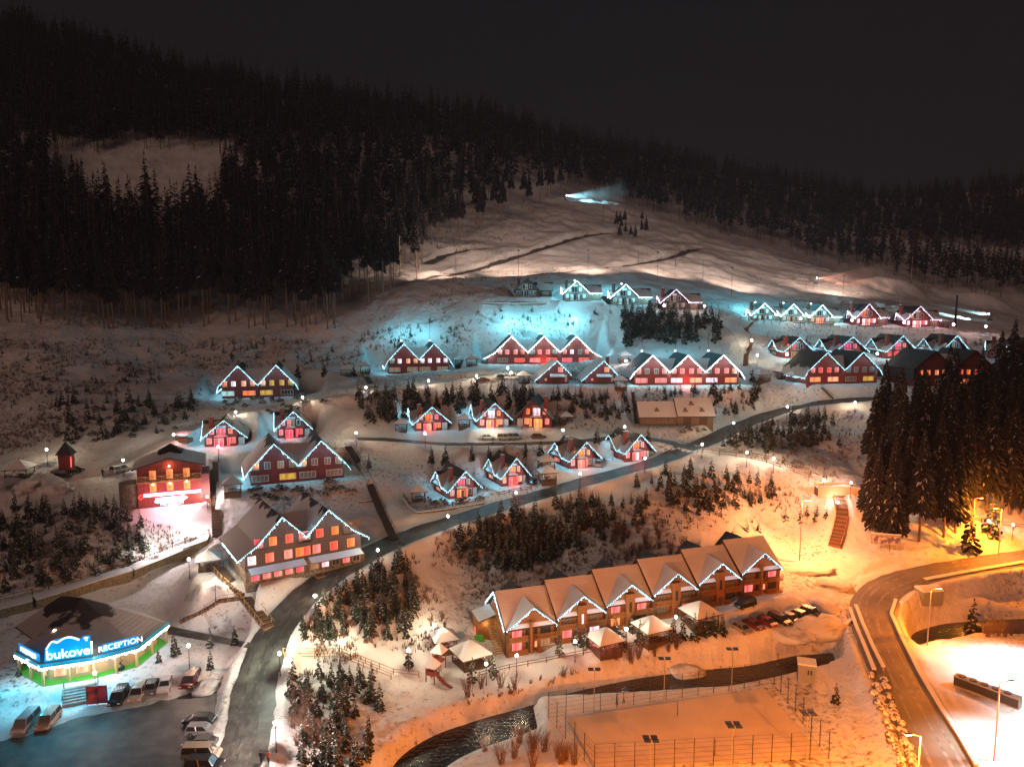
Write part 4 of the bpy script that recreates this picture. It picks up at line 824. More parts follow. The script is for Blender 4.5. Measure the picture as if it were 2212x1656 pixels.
# ------------------------------------------------------------ reception hall
ZG = 10.6; ZEV = 14.0; base = PZ(190,1478,ZG)
t = thing('reception_hall', 'low reception hall with wide faceted snow roof, cyan signs and green turf porch', 'reception building', (0,0,0))
ev = [PZ(u_, v_, ZEV) for u_, v_ in ((30,1410),(85,1440),(202,1423),(299,1398),(366,1346),(310,1322),(225,1316),(120,1318),(97,1330))]
ap = PY(176,1290,126); ap2 = PY(132,1286,127)
mb = MB(); s = .35; E = [tuple(q) for q in ev]; A1, A2 = tuple(ap), tuple(ap2)
for i_, j_, A_ in ((1,2,A1),(2,3,A1),(3,4,A1),(4,5,A1),(5,6,A1),(0,1,A1)): mb.slab([E[i_], E[j_], A_], s, 0, 1)
lw = [PZ(33,1352,13.8), PZ(69,1377,13.8)]; L0, L1 = tuple(lw[0]), tuple(lw[1])
mb.slab([L0, L1, A1, A2], s, 0, 1); mb.slab([E[0], L1, A1], s, 0, 1); mb.slab([E[6], E[7], A2, A1], s, 2, 1); mb.slab([E[7], E[8], L0, A2], s, 0, 1)
ro = part('roof', mb, ['roof_rechall' if 0 else 'roof_rec_hall', 'darkroof', 'roof_full'], t) if 'roof_rec_hall' in M else None
if ro is None:
    M['roof_rec_hall'] = roofmat('reception_snow_roof', 16.0, 1.7, (.46, .40, .385), .3); ro = part('roof', mb, ['roof_rec_hall', 'darkroof', 'roof_full'], t)
for (uu, vv, c_) in ((196,1388,'neon_core'),(118,1362,'globe_warm')):
    q = PY(uu, vv, 112 if uu > 150 else 117); part('roof_lamp', MB().ball(tuple(q), .25), ['globe_warm'], t)
cx_, cy2 = sum(q.x for q in ev)/len(ev), sum(q.y for q in ev)/len(ev)
inn = [Vector((q.x+(cx_-q.x)*.17, q.y+(cy2-q.y)*.17, ZG)) for q in ev]
mb = MB()
for i_ in range(len(inn)):
    a_, b_ = inn[i_], inn[(i_+1) % len(inn)]; mb.add([(a_.x,a_.y,ZG-1),(b_.x,b_.y,ZG-1),(b_.x,b_.y,ZEV-.3),(a_.x,a_.y,ZEV-.3)], [(0,1,2,3)])
mb.add([(q.x,q.y,ZEV-.32) for q in inn], [tuple(range(len(inn)))]); part('wall', mb, ['trim'], t)
mb = MB(); out_ = [Vector((q.x+(cx_-q.x)*.03, q.y+(cy2-q.y)*.03, ZG)) for q in ev]
mb.slab([(q.x,q.y,ZG+.12) for q in out_], .9, 0, 1); part('porch_floor', mb, ['turf', 'concrete'], t)
for i_ in range(5):
    a_, b_ = out_[i_], out_[i_+1] if i_ < 4 else out_[5]; n_ = max(2, int((b_-a_).length/3))
    for k in range(n_):
        q = a_.lerp(b_, k/n_); q = q+(Vector((cx_, cy2, ZG))-q)*.02; part('column', MB().box(q.x-.16, q.x+.16, q.y-.16, q.y+.16, ZG, ZEV-.3), ['trim'], t)
for i_ in range(4):
    a_, b_ = inn[i_], inn[i_+1]; d_ = b_-a_; ang = math.atan2(d_.y, d_.x); n_ = max(1, int(d_.length/2.8))
    for k in range(n_):
        q = a_.lerp(b_, (k+.5)/n_); o = window(t, 0, 0, 1.8, 1.7, 'warm' if i_ < 2 else 'dim', trim='trim'); o.location = (q.x+math.sin(ang)*.05, q.y-math.cos(ang)*.05, ZG+.7); o.rotation_euler = (0, 0, ang)
pa_ = [(q.x, q.y, ZEV-.35) for q in ev[:5]]; mbz = [tuple(Vector(q)+Vector((0,0,0))) for q in pa_]
o = string_lights(t, mbz, ('rec',), 80, 'bulb_white', (.55, .9, 1), .17, 4.0, (0,-.8,-.5))
fa = MB()
for a_, b_ in zip(ev[:5][:-1], ev[1:5]): fa.add([tuple(a_+Vector((0,-.05,-.02))), tuple(b_+Vector((0,-.05,-.02))), tuple(b_+Vector((0,-.05,.42))), tuple(a_+Vector((0,-.05,.42)))], [(0,1,2,3)])
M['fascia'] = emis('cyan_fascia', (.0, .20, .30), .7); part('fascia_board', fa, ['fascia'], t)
def sign(name, label, body, a_, b_, up, size, bw, parent, extra=None):
    d_ = b_-a_; ang = math.atan2(d_.y, d_.x); mid = (a_+b_)/2
    s_ = link(name, None, parent, mid, ang); s_['label'] = label; L_ = d_.length
    part('sign_backing', MB().box(-L_/2, L_/2, -.05, .12, 0, up), ['sign_cyan'], s_)
    text(body, s_, (0,-.12,.28*size), (R(90), 0, 0), size, 'sign_white', .05, .005); return s_
e0, e1, e2, e3 = ev[0], ev[1], ev[2], ev[3]; Z5 = Vector((0,.5,.45))
sign('side_sign', 'cyan edged lettering along the short left eave', 'РЕЦЕПЦІЯ', e0.lerp(e1, .14)+Z5, e0.lerp(e1, .93)+Z5, 1.25, .98, 1, t)
sg = sign('reception_sign', 'cyan edged RECEPTION lettering on the right eave', 'RECEPTION', e2.lerp(e3, .16)+Z5, e2.lerp(e3, .98)+Z5, 1.4, 1.22, 1, t)
a_, b_ = e1.lerp(e2, .10)+Z5, e1.lerp(e2, .93)+Z5; d_ = b_-a_; ang = math.atan2(d_.y, d_.x); Lb = d_.length
s_ = link('main_sign', None, t, (a_+b_)/2, ang); s_['label'] = 'large cyan edged bukovel lettering under a mountain outline'
mb = MB(); mb.ext([(-Lb/2-.3,0,0),(Lb/2,0,0),(Lb/2,0,3.3),(Lb/2-1.1,0,3.3),(Lb/2-1.1,0,2.9),(.6,0,3.5),(-Lb/2+1.3,0,3.4),(-Lb/2-.1,0,2.2)], (0,.15,0)); part('sign_backing', mb, ['sign_cyan'], s_)
text('bukovel', s_, (.15,-.1,.35), (R(90), 0, 0), 2.05, 'sign_white', .06, .02)
pk = []
for k in range(25):
    x = -Lb/2+.1+(Lb-1.6)*k/24; tt = k/24
    z = 1.75+.95*math.sin(min(1, tt/.28)*math.pi/1.15)*(tt < .3)+(0 if tt < .3 else 0)
    z = 1.6+(1.15*math.sin(math.pi*min(1, tt/.42)) if tt < .27 else (.97+.0 if tt < .3 else .75+.75*math.sin(math.pi*(tt-.3)/.72)))
    pk.append((x, z+.42))
mb = MB()
for (x0_, z0_), (x1_, z1_) in zip(pk[:-1], pk[1:]): mb.bar((x0_,-.1,z0_),(x1_,-.1,z1_), .1, .24)
part('mountain_outline', mb, ['sign_white'], s_)
mb = MB().ext([(Lb/2-.75,-.08,2.55),(Lb/2-.35,-.08,2.55),(Lb/2-.5,-.08,2.9),(Lb/2-.15,-.08,3.05),(Lb/2-.6,-.08,3.2),(Lb/2-.95,-.08,3.0),(Lb/2-.65,-.08,2.85)], (0,.05,0)); part('sign_sprig', mb, ['sign_white'], s_)
for q in (ev[0].lerp(ev[1], .5), ev[1].lerp(ev[2], .3), ev[1].lerp(ev[2], .8), ev[2].lerp(ev[3], .5)):
    lamp('sign_light', t, (q.x-.5, q.y-4.2, ZEV-.4), 900, (.0, .42, .62), .5)
for q in (ev[1].lerp(ev[2], .2), ev[1].lerp(ev[2], .7), ev[2].lerp(ev[3], .4)):
    lamp('porch_light', t, (q.x+(cx_-q.x)*.09, q.y+(cy2-q.y)*.09, ZG+2.6), 60, (1, .85, .6), .2)

# ------------------------------------------------------------ street lamps
def lamp_mesh(h, tall):
    mb = MB()
    if not tall: mb.cyl((0,0,-.6),(0,0,h-.25), .07, .05, 6); mb.cyl((0,0,0),(0,0,.5), .11, .09, 6); mb.cyl((0,0,h-.28),(0,0,h-.2), .14, .1, 6)
    else: mb.cyl((0,0,-.6),(0,0,h), .13, .08, 8); mb.bar((0,0,h),(1.3,0,h+.25), .09); mb.box(1.1, 1.9, -.16, .16, h+.2, h+.34)
    return mb.mesh('pole', mats('dark' if not tall else 'rust_pole'))
OR = (1.0, .22, .008)
def street_lamp(u, v, label, h=3.8, e=300, c=(.86, .84, 1.0), group='street lamps along the village lanes', gm='globe', r=.27, tall=False, base=None):
    if base: b = G(*base)
    else:
        vb = v+30
        for _ in range(5): b = G(u, vb); vb = v+(h+.0)*math.cos(math.atan2(CAMZ-b.z, b.y))*F/depth_of(b)
        b = G(u, vb)
    t = thing('street_lamp', label, 'street lamp', b, 0, group)
    link('pole', cached(('pole', round(h, 1), tall), lambda: lamp_mesh(h, tall)), t)
    if not tall:
        rr = max(r, depth_of(b)*.00155)
        g = link('globe', cached(('globe', gm, round(rr, 2)), lambda: MB().ball((0,0,0), rr, 0, 10, 7).mesh('globe', mats(gm))), t, (0,0,h))
        lamp('lamp_light', g, (0,0,.12+rr), e, c, .15)
        g.visible_shadow = True
    else:
        g = link('lamp_head', cached(('head', gm), lambda: MB().box(-.35, .35, -.13, .13, -.06, 0).mesh('lamp_head', mats(gm))), t, (1.5,0,h+.19))
        lamp('lamp_light', g, (0,0,-.2), e, c, .25, spot=R(100) if c[2] > .5 else None)
    return t
LAMPS = [
 (103,971,'street lamp at the far left beside the snowed gazebo',240,0),(268,994,'street lamp beside the silver parked car above the restaurant',240,0),(376.5,939,'street lamp next to the pink lit kiosk canopy',300,0),(510,890,'street lamp on the snowy lane above the crimson chalet',240,0),
 (472.6,964.8,'street lamp at the head of the stairs beside the restaurant',120,0),(410,1209,'street lamp on the deck corner left of the big brown hotel',330,0),(466,1253,'street lamp by the wooden stairs at the corner of the big brown hotel',420,0),
 (411,1149,'small lamp on the pink lit snow below the restaurant, right one',420,2),(335,1187,'small lamp on the snow near the zigzag railing, left one',420,2),(448.6,1073,'small white lamp at the restaurant right corner',420,2),
 (654.6,858,'street lamp on the snowy lane below the far left hotel',240,0),(790.8,836.5,'street lamp at the bend by the short dark stairs',200,0),(770,935,'street lamp at the top of the long dark stairs',260,0),
 (816.8,1188.8,'street lamp at the right end of the big brown hotel by the road',240,0),(681,1288.8,'street lamp on the uphill road shining on the planted trees',420,0),(968,1115.6,'street lamp below the walled yard of the nearest chalet',240,0),
 (605.6,1414.7,'street lamp at the road junction where the wooden footbridge starts',1100,0),(734.5,1388.5,'street lamp on the wooden boardwalk among the young spruces',520,0),(882.7,1407.5,'street lamp standing in front of a lone spruce by the playground',420,0),(939.4,1352.6,'street lamp behind the red gazebo near the terrace end',420,0),
 (1050.4,1436.7,'street lamp with round globe at the left end of the terrace garden',420,0),(597,1568,'street lamp on the roadside at the bottom left whose light blows out the snow',2300,3),
 (1116,1418.8,'street lamp with round globe in front of the first terrace unit',520,0),(1242,1388,'street lamp with round globe beside the lit picnic gazebo',480,0),(1352.4,1361,'street lamp hidden between garden spruces in front of the third unit',480,0),(1458.8,1334.5,'street lamp between the two middle garden gazebos',520,0),
 (925.8,822,'street lamp above the dark shrubs left of the parked cars',240,0),(1029,811.8,'street lamp on the lane in front of the three gabled hotel, left',240,0),(1096.7,795,'street lamp on the snow in front of the three gabled hotel, upper right',240,0),(1104,805,'street lamp beside the white van on the lane',240,0),
 (918.6,936.5,'street lamp on the middle lane in front of the leftmost chalet',260,0),(1065,931,'street lamp on the middle lane in front of the joined chalets',260,0),(1216,929,'street lamp on the middle lane near its right gazebo',260,0),
 (1114.8,1064.6,'street lamp on the uphill road below the fenced yard',260,0),(1253,1023.5,'street lamp on the uphill road below the chalet with the van',260,0),(1392.8,990,'street lamp on the uphill road below the fork chalet',260,0),
 (1351.5,779.3,'street lamp between the saltbox chalet and the right hand hotel',300,1),(1434,660,'street lamp in front of the brown chalet of the top row',300,0),(1521.5,661,'street lamp at the right end of the top row by the small shed',300,0),
 (1728.5,688.7,'street lamp in front of the three joined pale chalets',300,0),(1623,735,'street lamp at the bend of the steep boardwalk stairs',300,0),(1635,767,'street lamp at the foot of the steep boardwalk stairs',300,0),(1699,765.6,'street lamp in front of the leftmost dark red chalet',300,0),
 (1699.6,878.4,'street lamp on the far stretch of the uphill road',300,0),(1584,913.5,'street lamp beside the road right of the barn',300,0),(1516,959.6,'street lamp at the fork of the uphill road',300,0),(1349,922,'street lamp above the roof of the fork chalet',240,0),
 (1839.7,691.6,'street lamp left of the red glowing chalet on the upper terrace',300,0),(1952,697,'street lamp left of the terrace end chalet',300,0),(2058.4,700.7,'street lamp beside the dark tower on the upper terrace',300,1),(2128,704.8,'street lamp under the right hand snow gun',300,1),
 (1893.8,763.7,'street lamp between the two middle dark red chalets',260,0),(1845.7,869.5,'street lamp at the far end of the uphill road by the forest',300,0),
 (1612.6,977.8,'street lamp on the railed footpath nearest the fork',420,0),(1670,991,'street lamp on the railed footpath, second from the fork',420,0),(1777.8,1038,'street lamp left of the stair platform',360,0),(1836.6,1042.8,'pinkish street lamp right of the stair platform',460,1),
 (1886,1059.8,'street lamp among the trunks right of the stair platform',160,0),(1808.6,1085,'street lamp halfway down the big stairs',420,2),(2001,1089,'street lamp deep among the forest trunks',360,0),(2133.5,1125.6,'street lamp behind the yellow lit tree',120,0),(2186,1133.8,'street lamp on the path at the right edge',360,0),
 (409.6,1397.4,'street lamp on the snow right of the reception hall',420,1),(206.8,1456,'slim lamp at the top of the reception steps',160,2)]
for (u, v, label, e, kd) in LAMPS:
    h = {0: 3.8, 1: 3.8, 2: 2.6, 3: 4.2}[kd]; c = {0: (1, .82, .54), 1: (1, .62, .52), 2: (1, .93, .9), 3: (1, .80, .74)}[kd]
    if e >= 900 and kd == 0: c = (.85, 1.0, .80)
    street_lamp(u, v, label, h, e*(2.0 if u > 1000 and v > 1300 else 2.2 if u > 1750 and v > 1000 else 3.7), c, gm={0: 'globe', 1: 'globe', 2: 'globe_warm', 3: 'globe'}[kd])
for (hd, bs, label, e, c) in [((1732,1087),(1727,1212),'tall sodium street light on the bright snow right of the timber terrace',40000,(1, .30, .085)),((2103,1081),(2098,1180),'tall orange street light beside the glowing yellow trees',7000,(1, .38, .04)),
        ((2008,1275),(2003,1392),'tall pole light by the culvert on the inside of the road bend',16000,OR),((2151,1475),(2147,1642),'tall light pole on the white plateau near the chiller box',15000,(.75, .95, 1.0))]:
    b = G(*bs); tz = depth_of(b)*(bs[1]-hd[1])/F/math.cos(R(20)); street_lamp(0, 0, label, tz, e, c, 'tall street lights near the valley road', 'sodium', tall=True, base=bs)
# added lights for the orange and white pools, poles unseen outside the frame
for (P_, label, e, c, h) in [((8, 67, 6), 'added sodium light below the frame left of the court', 46000, OR, 13),((30, 69, 6), 'added sodium light below the frame in front of the court', 50000, OR, 13),((88, 96, 7.6), 'added light pole just beyond the lower right corner', 42000, (.72, .94, 1.0), 13),((64, 84, 7.6), 'added sodium street light just below the frame beside the valley road', 17000, OR, 15),
        ((47, 80, 6), 'added orange light just below the frame by the court', 42000, (1, .27, .03), 15),((91, 117, 7.6), 'added floodlight at the right edge of the white plateau', 34000, (.72, .94, 1.0), 12),((112, 165, 12), 'added orange street light beyond the right edge on the valley road', 30000, OR, 11)]:
    t = thing('street_lamp', label, 'street lamp', (P_[0], P_[1], float(H(P_[0], P_[1]))), R(180), 'tall street lights near the valley road')
    link('pole', cached(('pole', float(h), True), lambda: lamp_mesh(float(h), True)), t)
    g = link('lamp_head', cached(('head', 'sodium'), lambda: MB().box(-.35, .35, -.13, .13, -.06, 0).mesh('lamp_head', mats('sodium'))), t, (1.5,0,h+.19)); lamp('lamp_light', g, (0,0,-.2), e, c, .25, spot=R(104) if c[2] > .5 else None, rot=(0, R(-14), 0) if c[2] > .5 else None)
# ------------------------------------------------------------ conifers
def spruce(h, r, cb, nw, nb, seed, snow=.45, droop=.35, far=False, wf=.30):
    """crown of drooping boughs on a tapered stem: returns trunk and crown meshes"""
    rn = random.Random(seed); mb = MB()
    for k in range(nw):
        t = (k+.3)/nw; z = h*(cb+(1-cb)*t); L0 = r*(1-t)**.85*(1 if t > .12 else .75+t*2)+.06*r
        for j in range(max(4, int(nb*(1-.45*t)))):
            a = rn.uniform(0, 6.283); L = L0*rn.uniform(.62, 1.15); zz = z+rn.uniform(-.4, .4)*h*(1-cb)/nw; ca, sa = math.cos(a), math.sin(a); w = L*wf+.04*r*wf/.3
            if rn.random() < .06: continue
            m = (ca*L*.55, sa*L*.55, zz-L*droop*.35); e = (ca*L, sa*L, zz-L*droop*rn.uniform(.8, 1.25)); px, py = -sa*w, ca*w
            mb.add([(0,0,zz), (m[0]+px,m[1]+py,m[2]-w*.35), (m[0]-px,m[1]-py,m[2]-w*.35), e, m], [(0,1,4),(0,4,2),(1,3,4),(4,3,2)], 0)
            if not far: mb.add([m, e, (e[0]*.9,e[1]*.9,e[2]-w*.9), (m[0]*.8,m[1]*.8,m[2]-w*1.1)], [(0,1,2,3)], 0)
            if rn.random() < snow:
                f = rn.uniform(.5, .9); up = .05+.02*L; sx = .62
                mb.add([(m[0]*.75,m[1]*.75,m[2]*.75+zz*.25+up), (m[0]+px*sx,m[1]+py*sx,m[2]-w*.2+up), (m[0]-px*sx,m[1]-py*sx,m[2]-w*.2+up), (m[0]+(e[0]-m[0])*f,m[1]+(e[1]-m[1])*f,m[2]+(e[2]-m[2])*f+up)], [(0,1,3),(0,3,2)], 1)
    mb.add([(.05*r,0,h*.93),(-.05*r,.04*r,h*.93),(0,-.05*r,h*.93),(0,0,h*1.03)], [(0,1,3),(1,2,3),(2,0,3)], 0)
    return mb
def trunkmesh(h, r0, stubs=0, seed=0):
    mb = MB().cyl((0,0,-1.2),(0,0,h*.96), r0, r0*.12, 6); rn = random.Random(seed)
    for k in range(stubs): a = rn.uniform(0, 6.28); z = h*rn.uniform(.15, .5); l = rn.uniform(.8, 2.0); mb.cyl((0,0,z),(math.cos(a)*l, math.sin(a)*l, z-l*.25), .05, .02, 3)
    return mb
SP = {}
for s in range(6): SP['y', s] = (spruce(4.6, 1.12, .06, 11, 9, 40+s, .5, .42).mesh('crown', mats('needle', 'tree_snow')), trunkmesh(4.6, .09).mesh('trunk', mats('bark')))
for s in range(3): SP['s', s] = (spruce(2.0, .62, .05, 6, 6, 60+s, .4).mesh('crown', mats('needle', 'tree_snow')), trunkmesh(2.0, .05).mesh('trunk', mats('bark')))
for s in range(5): SP['t', s] = (spruce(30, 3.4, .40+.04*s, 26, 9, 80+s, .10, .5).mesh('crown', mats('needle_far', 'tree_snow')), trunkmesh(30, .30, 12, s).mesh('trunk', mats('bark')))
for s in range(4): SP['r', s] = (spruce(27, 3.9, .12+.06*s, 46, 24, 180+s, .16, .55, wf=.13).mesh('crown', mats('needle_far', 'tree_snow')), trunkmesh(27, .34, 16, 9+s).mesh('trunk', mats('bark')))
TREES = []
def tree(kind, p, sc, name, label, cat, group, s=None):
    k = [q for q in SP if q[0] == kind]; key = k[random.randrange(len(k))] if s is None else (kind, s)
    t = thing(name, label, cat, (p.x, p.y, p.z-.05), random.uniform(0, 6.28), group); t.scale = (sc*random.uniform(.9, 1.15), sc*random.uniform(.9, 1.15), sc)
    link('crown', SP[key][0], t); link('trunk', SP[key][1], t); return t
def inpoly(u, v, P):
    c = False; j = len(P)-1
    for i in range(len(P)):
        if (P[i][1] > v) != (P[j][1] > v) and u < (P[j][0]-P[i][0])*(v-P[i][1])/(P[j][1]-P[i][1])+P[i][0]: c = not c
        j = i
    return c
ROADS = [(l, w) for l, w in ((L_MAIN, 4.6), (L_ROW, 3.2), (L_LEFT, 3.2), (L_RIGHT, 6), (L_TOP, 2.4), (L_RIVER, 5))]
_rl = [(np.array([(p.x, p.y) for p in l]), w) for l, w in ROADS]
def clear(p):
    return all(((a-(p.x, p.y))**2).sum(1).min() > w*w for a, w in _rl)
def scatter(P, n, dmin, check=True, seed=0):
    rn = random.Random(seed+11); us, vs_ = [q[0] for q in P], [q[1] for q in P]; out = []; tries = 0
    while len(out) < n and tries < n*60:
        tries += 1; u, v = rn.uniform(min(us), max(us)), rn.uniform(min(vs_), max(vs_))
        if not inpoly(u, v, P): continue
        if any((u-a)**2+((v-b)*1.8)**2 < dmin*dmin for a, b, _ in out): continue
        p = G(u, v)
        if check and not clear(p): continue
        out.append((u, v, p))
    return out
Y_AREAS = [ # polygon, count, size range, min distance, label, group
 ([(0,1105),(60,1095),(220,1090),(300,1130),(330,1200),(250,1240),(120,1262),(0,1285)], 46, (.65,1.05), 20, 'snow dusted young spruce on the dim slope left of the restaurant', 'young spruces left of the restaurant'),
 ([(700,1300),(760,1245),(870,1205),(905,1240),(905,1300),(880,1380),(800,1385),(700,1380),(640,1395),(650,1350)], 60, (.72,1.12), 16, 'young spruce in the dense planting beside the uphill road', 'young spruces beside the uphill road'),
 ([(630,1440),(730,1435),(830,1475),(830,1560),(800,1690),(650,1690),(640,1600),(625,1500)], 46, (.7,1.1), 22, 'young spruce on the slope below the wooden boardwalk', 'young spruces below the boardwalk'),
 ([(985,1170),(1060,1120),(1200,1090),(1330,1080),(1345,1110),(1300,1175),(1200,1215),(1080,1240),(1000,1235)], 54, (.8,1.3), 17, 'young spruce on the hillside between the uphill road and the timber terrace', 'young spruces above the timber terrace'),
 ([(1340,1050),(1500,1010),(1600,1030),(1700,1060),(1600,1130),(1480,1110),(1370,1100)], 22, (.7,1.15), 26, 'young spruce scattered on the snowy slope below the railed footpath', 'young spruces below the railed footpath'),
 ([(1560,965),(1640,920),(1750,895),(1800,905),(1795,955),(1700,975),(1620,972)], 26, (.8,1.25), 17, 'young spruce clumped right of the road fork', 'young spruces right of the road fork'),
 ([(770,858),(900,850),(1100,842),(1150,850),(1160,890),(1020,893),(950,893),(880,905),(800,915),(770,890)], 60, (1.0,1.5), 13, 'dark spruce on the bank above the middle row of chalets', 'spruces above the middle row'),
 ([(1160,850),(1350,850),(1362,905),(1260,915),(1215,900),(1180,880)], 14, (.8,1.1), 17, 'young spruce on the bank left of the snow roofed barn', 'spruces left of the barn'),
 ([(1343,680),(1430,678),(1540,690),(1560,715),(1550,745),(1400,742),(1345,752)], 85, (1.1,1.7), 6, 'dark spruce packed in the grove under the top row of chalets', 'spruces of the dark grove')]
Y_SINGLE = [(932,999,1.0),(962,1001,1.15),(1019,995,1.0),(1056,994,.95),(1090,990,.8),(1135,986,.95),(1168,984,1.05),(1329,952,.9),(1290,955,1.0),
 (1065,1462,1.05),(1020,1475,1.05),(1208,1415,.85),(1246,1392,.9),(1264,1398,1.0),(1347,1400,.95),(1382,1390,1.05),(1400,1395,.9),(1455,1385,1.15),(1475,1383,1.1),(1500,1380,1.15),(1525,1372,1.0),(1560,1370,.9),(1330,1372,.9),(1365,1366,.9),
 (883,1440,.95),(1540,1372,1.0),(1470,1230+6,.6)]
yn = 0
for i, (P, n, (a, b), dm, lab, grp) in enumerate(Y_AREAS):
    for (u, v, p) in scatter(P, n, dm, i != 8, i): tree('y', p, random.uniform(a, b), 'young_spruce' if i < 6 else 'spruce', lab, 'spruce tree', grp); yn += (i < 6)
for (u, v, s) in Y_SINGLE[:9]: tree('y', G(u, v), s, 'young_spruce', 'solitary young spruce in the line behind the lower row of chalets', 'spruce tree', 'spruces behind the lower chalets'); yn += 1
for (u, v, s) in Y_SINGLE[9:]: tree('y', G(u, v), s, 'young_spruce', 'garden spruce in front of the timber terrace', 'spruce tree', 'garden spruces of the timber terrace'); yn += 1
for (u, v, s, lab) in [(378,1415,.95,'bushy spruce on the snow right of the reception hall'),(455,1398,.8,'spruce at the snow edge near the road junction'),(507,1392,.8,'spruce close to the junction corner right of the reception'),(455,1445,.75,'spruce beside a leafless sapling by the parking area'),
        (343,1430,.6,'small brown tipped spruce in front of the reception turf'),(263,1447,.55,'small spruce by the reception porch'),(40,1460,.5,'small spruce at the left corner of the reception turf'),(1805,1520,.8,'orange lit young spruce between court fence and footpath'),
        (1625,825,1.0,'spruce in front of the small gazebos'),(1725,800,1.0,'spruce left of the leftmost dark red chalet'),(2093,1205-14,2.3,'big yellow lit spruce behind the tall street light'),(2140,1158,2.3,'second yellow lit spruce at the forest corner'),(2100,1365,1.6,'dark spruce on the stream bank beside the white plateau'),
        (700,812,1.1,'spruce left of the two small lit gazebos'),(765,812,1.0,'spruce between the two small lit gazebos'),(643,815,1.2,'spruce at the right corner of the far left hotel'),(797,1010,.8,'lone spruce on the snow right of the long stairs'),(1400,950,.9,'spruce above the roof of the fork chalet'),(330,870,1,'x')][:-1]:
    tree('y', G(u, v), s, 'young_spruce', lab, 'spruce tree', None); yn += 1
print('young', yn)
S_AREAS = [([(60,745),(420,740),(430,800),(330,850),(100,860),(40,800)], 45, 'tiny spruce sapling on the reddish clearing below the left forest', 'saplings on the left clearing'),
 ([(430,740),(700,740),(760,790),(740,800),(640,790),(440,775)], 26, 'tiny spruce sapling behind the far left hotel', 'saplings behind the far left hotel'),
 ([(760,730),(940,690),(1010,700),(980,740),(900,745),(800,760)], 28, 'tiny spruce sapling on the slope behind the open gazebos', 'saplings behind the open gazebos'),
 ([(1010,672),(1330,675),(1300,705),(1060,710)], 18, 'tiny spruce sapling on the bank under the top row', 'saplings under the top row'),
 ([(1650,735),(2190,742),(2190,748),(1650,745)], 14, 'tiny spruce sapling in the line below the upper terrace', 'saplings below the upper terrace'),
 ([(1370,842),(1640,838),(1640,850),(1375,856)], 13, 'sapling on the cyan lit snow in front of the right hand hotel', 'saplings in front of the right hotel'),
 ([(1540,870),(1640,860),(1650,880),(1560,905)], 14, 'sapling on the bank right of the barn', 'saplings right of the barn'),
 ([(1560,1160),(1780,1100),(1800,1160),(1660,1190)], 9, 'small orange lit sapling on the bright snow below the stairs', 'orange lit saplings')]
for i, (P, n, lab, grp) in enumerate(S_AREAS):
    for (u, v, p) in scatter(P, n, 8, True, 30+i): tree('s', p, random.uniform(.8, 1.7) if i != 7 else random.uniform(1.2, 2), 'spruce_sapling', lab, 'sapling', grp)
SH = MB(); rn = random.Random(5)
for k in range(60):
    a, e_ = rn.uniform(0, 6.28), rn.uniform(.1, 1.4); r_ = rn.uniform(.5, 1.1); c_ = Vector((math.cos(a)*math.cos(e_), math.sin(a)*math.cos(e_), math.sin(e_)*.9))*r_; q = .3
    d1 = Vector((rn.uniform(-q, q), rn.uniform(-q, q), rn.uniform(-.05, .2))); d2 = Vector((rn.uniform(-q, q), rn.uniform(-q, q), rn.uniform(-.1, .1))); SH.add([c_-d1, c_+d2, c_+d1, c_-d2], [(0,1,2,3)], 0 if rn.random() < .62 else 1)
SHM = SH.mesh('snowy_shrub', mats('needle', 'tree_snow'))
for (P, n, lab, grp) in [([(450,868),(660,850),(700,870),(600,895),(440,895)], 26, 'snowy shrub in the dark hedge below the far left hotel', 'hedge below the far left hotel'),
   ([(530,1058),(740,1040),(770,1062),(680,1085),(545,1080)], 26, 'snowy shrub on the bank below the dark red middle hotel', 'shrubs below the middle hotel'),
   ([(230,860),(420,880),(400,930),(230,960),(120,940)], 26, 'dark shrub on the hillside left of the snowy lane', 'shrubs left of the snowy lane'),
   ([(890,1085),(1040,1078),(1040,1086),(900,1096)], 8, 'garden shrub inside the walled chalet yard', 'shrubs in the walled yard'),
   ([(1480,925),(1550,925),(1560,938),(1470,936)], 6, 'low shrub in front of the barn', 'shrubs in front of the barn')]:
    for (u, v, p) in scatter(P, n, 9, True, len(lab)): o = tag(link('snowy_shrub', SHM, None, p, random.uniform(0, 6)), lab, 'shrub', grp); s = random.uniform(.8, 1.5); o.scale = (s, s, s*.9)
# tall forest: nearest rows as single trees, the rest as one mass
EDGE = [(0,712),(70,706),(150,702),(260,716),(400,712),(520,708),(640,722),(700,728),(760,692),(850,640),(905,604)]
def forest_tree(p, sc, lab, grp, kind='t', s=None): return tree(kind, p, sc, 'tall_spruce', lab, 'spruce tree', grp, s)
cnt = 0
NEAR = EDGE+[(915,560),(880,560),(800,600),(720,640),(600,650),(450,655),(300,655),(150,650),(0,655)]
for (u, v, p) in scatter(NEAR, 150, 9, False, 70): k = min(4, int(u//190)); forest_tree(p, random.uniform(.85, 1.15), 'tall bare trunked spruce of the forest edge '+['at the left border','above the small tower','above the lane bend','above the far left hotel','beside the ski slope'][k], 'tall forest edge spruces, stretch '+['one','two','three','four','five'][k]); cnt += 1
for (u, v, p) in scatter([(925,535),(960,480),(1060,440),(1150,425),(1215,405),(1215,425),(1120,470),(1040,500),(960,540)], 34, 9, False, 71): forest_tree(p, random.uniform(.7, .95), 'thin tall spruce above the left side of the ski slope', 'spruces above the ski slope'); cnt += 1
for (u, v, p) in scatter([(1325,500),(1395,490),(1400,535),(1335,535)], 12, 9, False, 72): forest_tree(p, random.uniform(.35, .5), 'thin dark tree in the clump on the middle of the ski slope', 'tree clump on the ski slope'); cnt += 1
